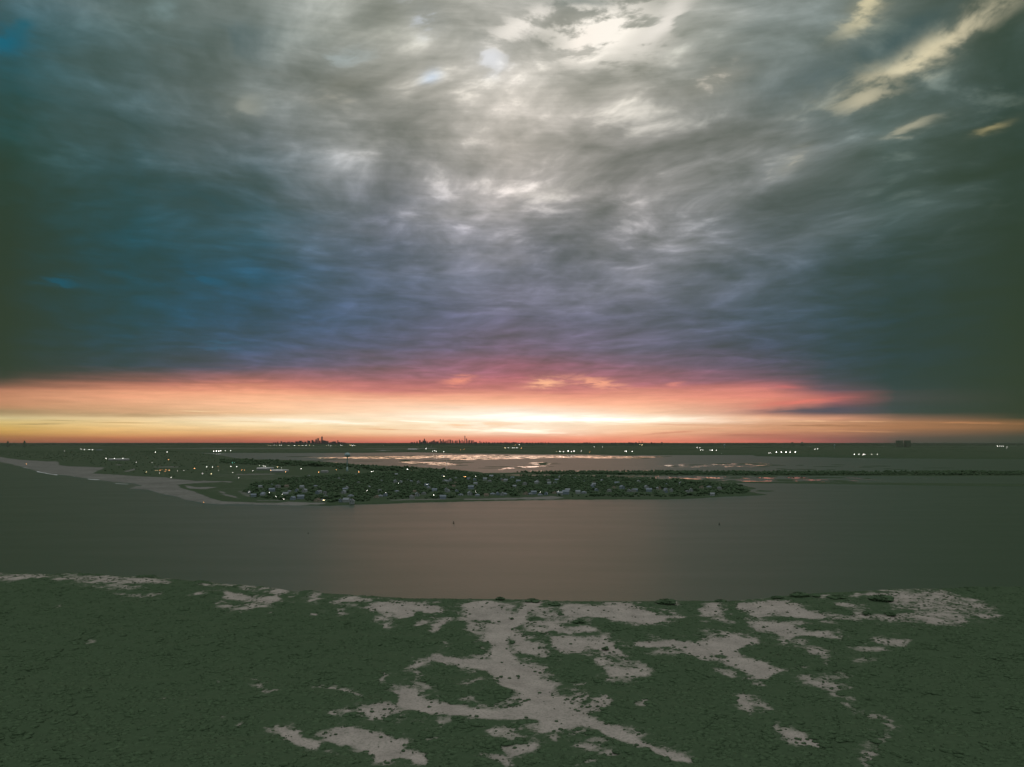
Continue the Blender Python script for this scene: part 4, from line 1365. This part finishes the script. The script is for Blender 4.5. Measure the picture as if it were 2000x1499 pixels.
M_pale = simple_mat('pale_metal_roof', (.80, .82, .84), 0.5, 0.08, 0.05)
hall('pavilion', 'long white roofed pavilion on the flats, the left one of two', 518, 918.5, 22, 9, 50, -0.2, M_pale, seg=4)
hall('pavilion', 'long white roofed pavilion on the flats, nearer the trees', 546, 923, 27, 9, 40, -0.25, M_pale, seg=5)
hall('long_building', 'long grey roofed building below the bay shore trees', 634, 924, 12, 8, 25, 0, M_wall[1])
hall('long_building', 'long pale building with lights on the flats behind the beach', 232, 899.8, 34, 10, 40, 0, M_pale, seg=6)
hall('warehouse', 'wide pale roofed warehouse on the mainland shore', 806, 880.5, 16, 22, 120, 0, M_pale, seg=3)
hall('warehouse', 'narrow pale warehouse on the mainland between the two skylines', 748, 883, 10, 14, 80, 0, M_wall[1])
hall('long_building', 'long pale building among dark woods at far left of the mainland', 194, 881, 8, 14, 60, 0, M_wall[3])

# ------------------------------------------------------------------ water towers, masts
M_tower = simple_mat('tower_paint', (.42, .56, .62), 0.45, 0.06, 0.2)
M_tower2 = simple_mat('tower_shaft_paint', (.30, .42, .46), 0.5, 0.08, 0.2)
M_mast = simple_mat('mast_steel', (.45, .47, .48), 0.5)
M_dark = simple_mat('dark_steel', (.05, .06, .05), 0.6)


def water_tower(px, py, top_y, wpx, lab):
    p = P(px, py, 1.2)
    k_ = p.y / F
    H = (py - top_y) * k_
    R = wpx * k_ / 2
    th = R * 1.55
    r = tag(link('water_tower', None, None, p), lab, 'water tower')
    b_ = MB()
    b_.lathe([(R * 0.2, H - th), (R * 0.55, H - th * 0.88), (R * 0.9, H - th * 0.68), (R, H - th * 0.48), (R * 0.97, H - th * 0.36), (R * 0.8, H - th * 0.15), (R * 0.5, H - th * 0.04), (R * 0.12, H)], 28)
    link('tank', b_.mesh('tank', M_tower, True), r)
    b_ = MB()
    b_.lathe([(R * 0.19, H * 0.22), (R * 0.17, H * 0.45), (R * 0.17, H - th * 1.1), (R * 0.3, H - th * 0.95)], 20)
    link('shaft', b_.mesh('shaft', M_tower2, True), r)
    b_ = MB()
    b_.lathe([(R * 0.42, -1), (R * 0.34, H * 0.1), (R * 0.2, H * 0.24)], 20)
    link('base', b_.mesh('base', M_tower, True), r)
    b_ = MB()
    for i in range(24):
        a0, a1 = i * math.pi / 12, (i + 1) * math.pi / 12
        q = MB()
        c, s = math.cos(a0), math.sin(a0)
        b_.box(R * 1.03 * c, R * 1.03 * s, H - th * 0.46, H - th * 0.38, R * 0.03, R * 0.03)
    link('railing', b_.mesh('railing', M_tower2), r)
    b_ = MB(); b_.box(0, 0, H, H + R * 0.22, R * 0.05, R * 0.05)
    link('antenna', b_.mesh('antenna', M_mast), r)


water_tower(678, 921, 885, 11.5, 'pale blue round water tower on a slim shaft above the town')
water_tower(1415, 876, 868.6, 3.6, 'faint distant water tower on the mainland, the left one of two')
water_tower(1630, 877, 868.8, 3.2, 'faint distant water tower on the mainland at the right')


def mast(name, px, py, top, wm, lab, mat, cat='mast'):
    p = P(px, py, 1.2)
    k_ = p.y / F
    H = (py - top) * k_
    r = tag(link(name, None, None, p), lab, cat)
    b_ = MB(); b_.lathe([(wm, -1), (wm * 0.7, H * 0.6), (wm * 0.35, H)], 8)
    link('pole', b_.mesh('pole', mat), r)
    b_ = MB(); b_.box(0, 0, H * 0.80, H * 0.82, wm * 5, wm * 0.6); b_.box(0, 0, H * 0.62, H * 0.64, wm * 4, wm * 0.6)
    link('crossarm', b_.mesh('crossarm', mat), r)


mast('radio_mast', 872.5, 922, 899.5, 1.0, 'tall thin pale mast rising over the trees into the bay', M_white)
mast('signal_mast', 869.5, 922, 914, 0.9, 'short dark mast just left of the tall pale one', M_dark)
mast('signal_mast', 877, 922, 914.5, 0.9, 'short dark mast just right of the tall pale one', M_dark)
mast('radio_mast', 842, 878, 869, 2.6, 'faint thin mast on the mainland under the right skyline', M_mast)

# ------------------------------------------------------------------ far towers
M_bld = simple_mat('far_tower', (.10, .085, .085), 0.7, 0.1, 0.01)
M_block = simple_mat('dim_block', (.15, .20, .14), 0.8, 0.1, 0.01)
DIST = 35500.0


def tower(px, top, wpx, kind, lab, group=None, dist=DIST, name='tower_block', cat='building', bottom=868.9, mat=None):
    mat = mat or (M_bld if dist > 30000 else M_block)
    k_ = dist / F
    gz = 0.0
    x = (px - 1000) * k_
    z_top = CAM_H + (864.5 - top) * k_ * 1.006
    W = wpx * k_ * (1.22 if dist > 30000 else 1.0)
    r = tag(link(name, None, None, (x, dist, gz)), lab, cat, group)
    b_ = MB()
    H = z_top
    if kind == 'slab':
        b_.box(0, 0, 0, H, W, W)
        link('body', b_.mesh('body', mat), r)
    elif kind == 'step':
        b_.box(0, 0, 0, H * 0.72, W, W); b_.box(0, 0, H * 0.72, H * 0.9, W * 0.66, W * 0.66); b_.box(0, 0, H * 0.9, H, W * 0.35, W * 0.35)
        link('body', b_.mesh('body', mat), r)
    elif kind == 'spire':
        b_.box(0, 0, 0, H * 0.55, W * 1.15, W); b_.box(0, 0, H * 0.55, H * 0.8, W * 0.8, W * 0.7); b_.box(0, 0, H * 0.8, H * 0.87, W * 0.45, W * 0.45)
        link('body', b_.mesh('body', mat), r)
        b_ = MB(); b_.box(0, 0, H * 0.87, H, W * 0.16, W * 0.16, 0.4)
        link('spire', b_.mesh('spire', mat), r)
    elif kind == 'taper':
        b_.box(0, 0, 0, H * 0.3, W, W); b_.box(0, 0, H * 0.3, H * 0.9, W, W, 0.78)
        link('body', b_.mesh('body', mat), r)
        b_ = MB(); b_.box(0, 0, H * 0.9, H, W * 0.34, W * 0.34, 0.5)
        link('spire', b_.mesh('spire', mat), r)
    elif kind == 'slant':
        b_.box(0, 0, 0, H * 0.9, W, W)
        b_.add([(-W / 2, -W / 2, H * 0.9), (W / 2, -W / 2, H * 0.9), (W / 2, W / 2, H * 0.9), (-W / 2, W / 2, H * 0.9), (-W / 2, -W / 2, H), (-W / 2, W / 2, H)], [(0, 1, 4), (3, 5, 2), (1, 2, 5, 4), (0, 4, 5, 3)])
        link('body', b_.mesh('body', mat), r)
    elif kind == 'dome':
        b_.lathe([(W / 2, 0), (W / 2, H * 0.7), (W * 0.35, H * 0.9), (W * 0.1, H)], 14)
        link('body', b_.mesh('body', mat, True), r)
    elif kind == 'chimney':
        b_.lathe([(W / 2, 0), (W * 0.36, H)], 10)
        link('body', b_.mesh('body', mat), r)


DT = [(545, 98, 8), (560, 97, 10), (575, 92, 6), (603, 88, 8), (625, 96, 16), (640, 97, 10), (655, 93, 8), (668, 90, 6), (685, 95, 12), (700, 97, 12), (722, 90, 14), (735, 93, 12), (752, 85, 16), (770, 93, 12), (790, 92, 12), (817, 83, 16), (845, 80, 10), (858, 88, 10), (874, 70, 10), (889, 65, 8),
      (903, 84, 8), (937, 81, 22), (950, 88, 12), (965, 85, 10), (985, 96, 8), (1000, 92, 14), (1017, 90, 16), (1043, 81, 6), (1055, 95, 12), (1072, 95, 10), (1088, 98, 12), (1100, 99, 8)]
kinds = ['slab', 'step', 'slab', 'slant', 'slab', 'step']
for i, (x, t, w) in enumerate(DT):
    if t <= 70:
        lab = 'tall slender tower, second left of the tallest tower in the left skyline' if x < 880 else 'tall slender tower just left of the tallest tower in the left skyline'
        tower(400 + x / 4, 840 + t / 4, w / 4, 'step' if x < 880 else 'slab', lab, 'towers of the left skyline')
    else:
        tower(400 + x / 4, 840 + t / 4, w / 4, kinds[i % 6], 'dark block among the lower towers of the left skyline', 'lower towers of the left skyline')
tower(400 + 919 / 4, 840 + 48 / 4, 9 / 4, 'taper', 'tallest tower of the left skyline, tapering to a mast', 'towers of the left skyline')
MT = [(20, 96, 20), (40, 95, 6), (60, 88, 8), (82, 80, 8), (95, 92, 10), (108, 84, 8), (128, 82, 8), (140, 90, 6), (160, 93, 12), (172, 90, 8), (182, 86, 6), (192, 80, 8), (202, 88, 8), (215, 90, 10), (225, 84, 6), (241, 73, 6), (252, 86, 8), (264, 76, 7), (275, 88, 8), (285, 84, 6), (296, 78, 6), (309, 76, 6),
      (322, 76, 7), (336, 82, 6), (348, 85, 5), (362, 84, 8), (373, 80, 6), (389, 76, 6), (397, 84, 5), (411, 80, 6), (424, 84, 6), (446, 68, 6), (458, 78, 7), (470, 80, 7), (484, 80, 7), (496, 82, 7), (508, 92, 8), (520, 94, 10)]
for i, (x, t, w) in enumerate(MT):
    tower(800 + x / 4, 840 + t / 4, w / 4, kinds[(i * 5 + 1) % 6], ('taller' if t < 80 else 'middling' if t < 87 else 'low') + ' tower ' + ('left of the very thin tower' if x < 433 else 'right of the very thin tower') + (' near the spired tower' if x < 230 else '') + ' in the right skyline', 'towers of the right skyline')
tower(800 + 117 / 4, 840 + 63 / 4, 9 / 4, 'spire', 'stepped tower with a spire at the left end of the right skyline', 'landmark towers of the right skyline')
tower(800 + 433 / 4, 840 + 47 / 4, 4.5 / 4, 'slab', 'very thin tall tower, the highest of the right skyline', 'landmark towers of the right skyline')
LT = [(550, 88, 5), (560, 93, 6), (580, 95, 8), (600, 92, 6), (620, 97, 12), (650, 96, 8), (665, 97, 8), (690, 97, 14), (710, 98, 10), (722, 98, 8), (740, 98, 8), (752, 92, 8), (765, 98, 10), (780, 97, 8), (800, 98, 10), (815, 94, 10), (830, 97, 10), (850, 98, 8), (875, 97, 10), (890, 98, 6), (915, 99, 12),
      (940, 99, 10), (960, 98, 6), (985, 98, 8), (1005, 99, 8), (1027, 95, 8), (1040, 98, 6), (1060, 94, 4), (1085, 99, 10), (1110, 101, 6), (1130, 101, 8), (1150, 101, 6), (1365, 99, 14), (1385, 97, 10), (1405, 99, 10), (1440, 101, 14), (1580, 100, 14), (1605, 98, 10), (1675, 100, 10), (1720, 97, 20), (1740, 99, 14),
      (1765, 96, 16), (1887, 97, 8), (1910, 100, 20), (1968, 96, 8), (-545, 98, 6), (-570, 100, 10), (-813, 97, 7)]
for i, (x, t, w) in enumerate(LT):
    side_ = 'right of the skylines' if x > 540 else 'left of the skylines'
    tower(800 + x / 4, 840 + t / 4, w / 4, kinds[i % 6], 'low dark block on the horizon ' + side_, 'low blocks on the horizon ' + side_)
tower(800 + 1790 / 4, 840 + 88 / 4, 1.2, 'chimney', 'left one of two thin chimneys on the horizon right of the skylines', 'twin chimneys on the horizon', name='chimney_stack', cat='chimney')
tower(800 + 1813 / 4, 840 + 88 / 4, 1.2, 'chimney', 'right one of two thin chimneys on the horizon right of the skylines', 'twin chimneys on the horizon', name='chimney_stack', cat='chimney')
tower(1546, 864.3, 3, 'slab', 'small block on the horizon left of the domed one', None, 20000)
tower(1565, 863.4, 5, 'dome', 'domed dark building on the horizon at the right', None, 20000)
tower(1754.5, 860.8, 9.5, 'slab', 'wide dark block on the right horizon, the left one of a pair', None, 15000)
tower(1770, 860.8, 9.0, 'slab', 'wide dark block on the right horizon, the right one of a pair', None, 15000)
tower(18, 861.6, 3.2, 'step', 'small dark tower at the very left end of the horizon', None, 15000)
tower(50.5, 861.0, 3.4, 'step', 'small dark tower on the horizon, second from the left edge', None, 15000)

# ------------------------------------------------------------------ lamps
EM = {'w': emit_mat('lamp_white', (1.0, 0.96, 0.88), 14), 'o': emit_mat('lamp_orange', (1.0, 0.45, 0.16), 13), 'y': emit_mat('lamp_yellow', (1.0, 0.80, 0.42), 13), 't': emit_mat('lamp_teal', (0.25, 1.0, 0.75), 6)}
_lm = {}


def lamp_meshes(col, H, R, bank):
    key = (col, round(H), round(R, 1), bank)
    if key not in _lm:
        b1 = MB()
        if bank:
            b1.box(0, -0.1 * R, H - R * 0.6, H + R * 0.6, 2.4 * R, R * 0.3)
        else:
            b1.lathe([(R * 0.2, H - R), (R * 0.85, H - R * 0.5), (R, H), (R * 0.8, H + R * 0.55), (R * 0.2, H + R)], 8)
        b2 = MB(); b2.lathe([(max(0.1, R * 0.12), -1), (max(0.08, R * 0.09), H - R)], 6)
        _lm[key] = (b1.mesh('lamp_head', EM[col]), b2.mesh('pole', M_dark))
    return _lm[key]


def lamp(px, py, col='w', size=1.0, lab=None, group=None):
    H = 9.0 if py > 890 else 22.0
    p = P(px, py, H)
    bank = size > 1.25
    R = round(p.y * 0.00020 * size, 1)
    hd, pl = lamp_meshes(col, H, max(R, 0.25), bank)
    nm = 'floodlight' if bank else 'street_lamp'
    r = tag(link(nm, None, None, (p.x, p.y, 0)), lab, 'floodlight' if bank else 'lamp', group)
    link('lamp_head', hd, r); link('pole', pl, r)


CN = {'w': 'white', 'o': 'orange', 'y': 'yellow', 't': 'teal'}


def lamps(c, sc_, pts, where, grp, uniq=False):
    for i, q in enumerate(pts):
        x, y = q[0], q[1]
        col = q[2] if len(q) > 2 else 'w'
        size = q[3] if len(q) > 3 else 1.0
        kind = 'floodlight' if size > 1.25 else ('faint lamp' if size < 0.8 else 'street lamp')
        lamp(c[0] + x / sc_, c[1] + y / sc_, col, size, f'{kind} glowing {CN[col]} {where}', f'{CN[col]} {kind}s {grp}')


c1, c2, c3, c4, c5 = (0, 840), (400, 840), (800, 840), (1200, 840), (1550, 840)
lamps(c1, 4, [(634, 151), (661, 153), (696, 153), (722, 154)], 'in the row of four on the dark land at far left', 'in the far left row of four')
lamps(c1, 4, [(410, 164, 'w', .6), (502, 165, 'w', .6), (1213, 174), (1306, 173, 'w', 1.1)], 'alone on the dark land left of the bay', 'alone left of the bay')
lamps(c1, 4, [(1670, 166, 'w', 1.4), (1691, 166, 'w', 1.7), (1709, 166, 'w', 1.5), (1723, 163, 'w', 1.7), (1762, 162, 'w', .7), (1802, 162)], 'in the bright cluster over the left end of the bay', 'over the left end of the bay')
lamps(c1, 4, [(829, 223), (894, 224), (903, 226, 'w', .9), (950, 226), (960, 223)], 'beside the long pale building behind the beach', 'beside the long pale building')
lamps(c1, 4, [(1065, 253, 'w', .7), (1188, 253, 'w', .7), (1316, 234, 'o'), (1145, 327, 'y'), (1247, 339, 'w', .7), (1337, 370, 'w', .8), (1386, 320, 'w', .6), (1250, 315, 'o', .9), (1266, 314, 'o', .6), (1296, 313, 'o', .9), (1322, 315, 'o', 1.2), (1290, 326, 'o', .6), (1216, 318, 'y', .6), (1232, 318, 'y', .6),
               (1520, 300, 'o', 1.2), (1614, 288, 'w', 1.1), (1660, 291, 'w', 1.1), (1705, 286, 'o', .7), (1804, 285), (1850, 288, 'w', 1.1), (1581, 342, 'w', .7), (1650, 344, 'y', 1.2), (1710, 317, 'w', .7), (1890, 314, 'o', .9), (1910, 314, 'o', .9), (1437, 317, 'w', .6), (1815, 257, 't', .9), (1832, 256, 't', .9)],
      'on the dark flats between the beach and the bay', 'on the flats behind the beach')
lamp(205 / 4, 840 + 267 / 4, 'o', .9, 'orange street lamp glowing on the far end of the ocean beach')
lamp(1592 / 4, 840 + 566 / 4, 'o', .9, 'orange lamp glowing at the near tip of the ocean beach by the inlet')
lamps(c2, 4, [(428, 279), (457, 283), (471, 285), (570, 290, 'y'), (602, 297, 'w', .7), (514, 315, 'o', 1.2), (631, 328, 'o', 1.2), (753, 303), (375, 320, 'w', .7), (890, 331, 'o', 1.2), (1028, 311, 'o', .7), (1203, 329, 'o', 1.2), (1303, 326), (1313, 326), (265, 374, 'w', .6), (215, 334, 'w', .7)],
      'along the road below the bay shore trees', 'below the bay shore trees')
lamp(400 + 1583 / 4, 840 + 308 / 4, 'w', 1.7, 'brightest white floodlight on the bay shore right of the water tower')
lamps(c2, 4, [(1869, 362), (508, 490, 'w', .8), (557, 521, 'w', .8), (604, 503, 'w', .7), (618, 540, 'w', .6), (926, 549, 'y'), (934, 549, 'y'), (1268, 473, 'w', .7), (1413, 489, 'w', .7), (1514, 417, 'w', .7), (1789, 510, 'w', .8), (345, 486, 'w', .6), (1736, 425, 'w', .6)],
      'between the houses of the left half of the town', 'in the left half of the town')
far_row = [495, 515, 540, 560, 585, 600, 640, 660, 700, 735, 765, 790, 820, 850, 875, 950, 965, 985, 1020, 1065, 1075, 1135, 1150, 1165, 1180, 1395, 1410, 1435, 1455]
lamps(c2, 4, [(x, 122 + random.uniform(-1, 1), 'w' if i % 3 else 'y', .55 + .35 * random.random()) for i, x in enumerate(far_row)], 'in the long row under the left skyline', 'in the long row under the left skyline')
lamps(c2, 4, [(1220, 113, 'o', .8), (1243, 113, 'o', .8), (1728, 147, 'w', 1.1)], 'on the mainland between the two skylines', 'between the two skylines')
for i in range(4):
    lamp(400 + (1536 + i * 7) / 4, 840 + 123 / 4, 'w', 1.3, 'white floodlight in the short bright bar between the two skylines', 'short bright bar of floodlights')
lamps(c3, 4, [(128, 147), (181, 167), (197, 163, 'w', .9), (209, 167), (267, 170), (551, 113), (745, 141, 'y'), (772, 141), (803, 141), (816, 141, 'w', .8), (839, 141), (873, 142, 'o'), (828, 117, 'o', .8), (856, 117, 'w', .8), (397, 155, 'o', .7), (425, 153, 'o', .6)],
      'on the mainland below the right skyline', 'below the right skyline')
lamps(c3, 4, [(1150, 168, 'y', .7), (1175, 168, 'w', 1.3), (1203, 171, 'w', 1.3), (1239, 165, 'w', 1.7), (1264, 170, 'w', 1.3), (1285, 166, 'w', 1.4), (1343, 165, 'w', .8), (1407, 175, 'o', .9)],
      'in the bright group on the mainland shore at mid bay', 'on the mainland shore at mid bay')
lamps(c3, 4, [(1442, 131, 'w', .6), (1506, 132, 'w', .6), (1692, 167, 'w', 1.4), (1739, 169, 'w', 1.2), (1680, 166, 'w', .7), (1797, 117, 'y', .7), (1808, 117, 'y', .7), (1820, 117, 'y', .7)], 'on the mainland below the twin chimneys', 'below the twin chimneys')
lamps(c3, 4, [(268, 363, 'y', .9), (427, 366, 'o', 1.1), (437, 366, 'o', 1.1), (515, 364, 'w', .7), (517, 484, 'w', .6), (1020, 487, 'w', .8), (1160, 480, 'w', .5), (186, 508, 'w', .7)], 'between the houses of the right half of the town', 'in the right half of the town')
lamps(c4, 4, [(646, 138), (667, 140), (675, 158), (691, 158, 'w', 1.1), (746, 159, 'w', .6), (764, 159, 'w', 1.6), (795, 159), (840, 187, 'w', .6)], 'on the mainland right of the chimneys', 'right of the chimneys')
lamps(c4, 4, [(1207, 180), (1223, 181, 'w', .8), (1266, 174, 'w', 1.9), (1304, 174, 'w', 1.7), (1341, 174, 'w', 1.8), (1373, 174, 'w', 1.4), (1414, 174, 'w', 2.0)], 'in the brightest row on the right mainland', 'in the brightest row at the right')
lamps(c4, 4, [(1567, 150), (1588, 148)], 'in the pair above the brightest right row', 'in the pair at the right')
lamps(c5, 4.444, [(527, 212, 'w', 1.4), (567, 211, 'w', 1.2), (600, 217, 'w', .9), (610, 212, 'w', 1.2), (622, 212, 'w', .8), (677, 212, 'w', 1.1), (728, 212, 'w', 1.1)], 'in the lower row on the dark right mainland', 'in the lower row at the right')
lamps(c5, 4.444, [(1769, 141), (1786, 140, 'w', .7), (1802, 141, 'w', .8), (1820, 141), (1851, 153, 'w', .6), (776, 139, 'w', .5)], 'in the small row near the right edge', 'near the right edge')

# ------------------------------------------------------------------ buoys in the inlet
def buoy(px, py, hpx, lab):
    p = P(px, py, 0.0)
    k_ = p.y / F
    H = hpx * k_
    r = tag(link('buoy', None, None, p, 0.3), lab, 'buoy', 'channel buoys in the inlet')
    b_ = MB(); b_.lathe([(H * .28, -0.4), (H * .30, H * .16), (H * .26, H * .28)], 16)
    link('float', b_.mesh('float', M_dark, False), r)
    b_ = MB()
    for i in range(4):
        a = i * math.pi / 2 + .4
        v0, v1 = Vector((H * .22 * math.cos(a), H * .22 * math.sin(a), H * .26)), Vector((H * .07 * math.cos(a), H * .07 * math.sin(a), H * .8))
        s = H * .025
        b_.add([v0 + Vector((-s, -s, 0)), v0 + Vector((s, -s, 0)), v0 + Vector((s, s, 0)), v0 + Vector((-s, s, 0)), v1 + Vector((-s, -s, 0)), v1 + Vector((s, -s, 0)), v1 + Vector((s, s, 0)), v1 + Vector((-s, s, 0))],
               [(0, 1, 5, 4), (1, 2, 6, 5), (2, 3, 7, 6), (3, 0, 4, 7)])
    link('cage', b_.mesh('cage', M_dark), r)
    b_ = MB(); b_.lathe([(H * .13, H * .62), (H * .13, H * .86), (H * .03, H)], 10)
    link('topmark', b_.mesh('topmark', M_dark), r)


buoy(886, 1023, 5, 'dark channel buoy on the inlet left of centre')
buoy(1405, 1026, 5, 'dark channel buoy on the inlet at the right')
buoy(602, 1043, 3.2, 'tiny dark buoy on the inlet far left in the shade')

# ------------------------------------------------------------------ air
M_haze = bpy.data.materials.new('haze')
M_haze.use_nodes = True
t = M_haze.node_tree
t.nodes.clear()
pv = t.nodes.new('ShaderNodeVolumePrincipled')
pv.inputs['Color'].default_value = (0.95, 0.93, 0.95, 1)
pv.inputs['Density'].default_value = 0.4e-5
pv.inputs['Anisotropy'].default_value = 0.3
o = t.nodes.new('ShaderNodeOutputMaterial')
t.links.new(pv.outputs[0], o.inputs['Volume'])
b = MB()
b.box(0, 19500, -7, 520, 60000, 44000)
tag(link('haze', b.mesh('haze', M_haze)), kind='stuff')
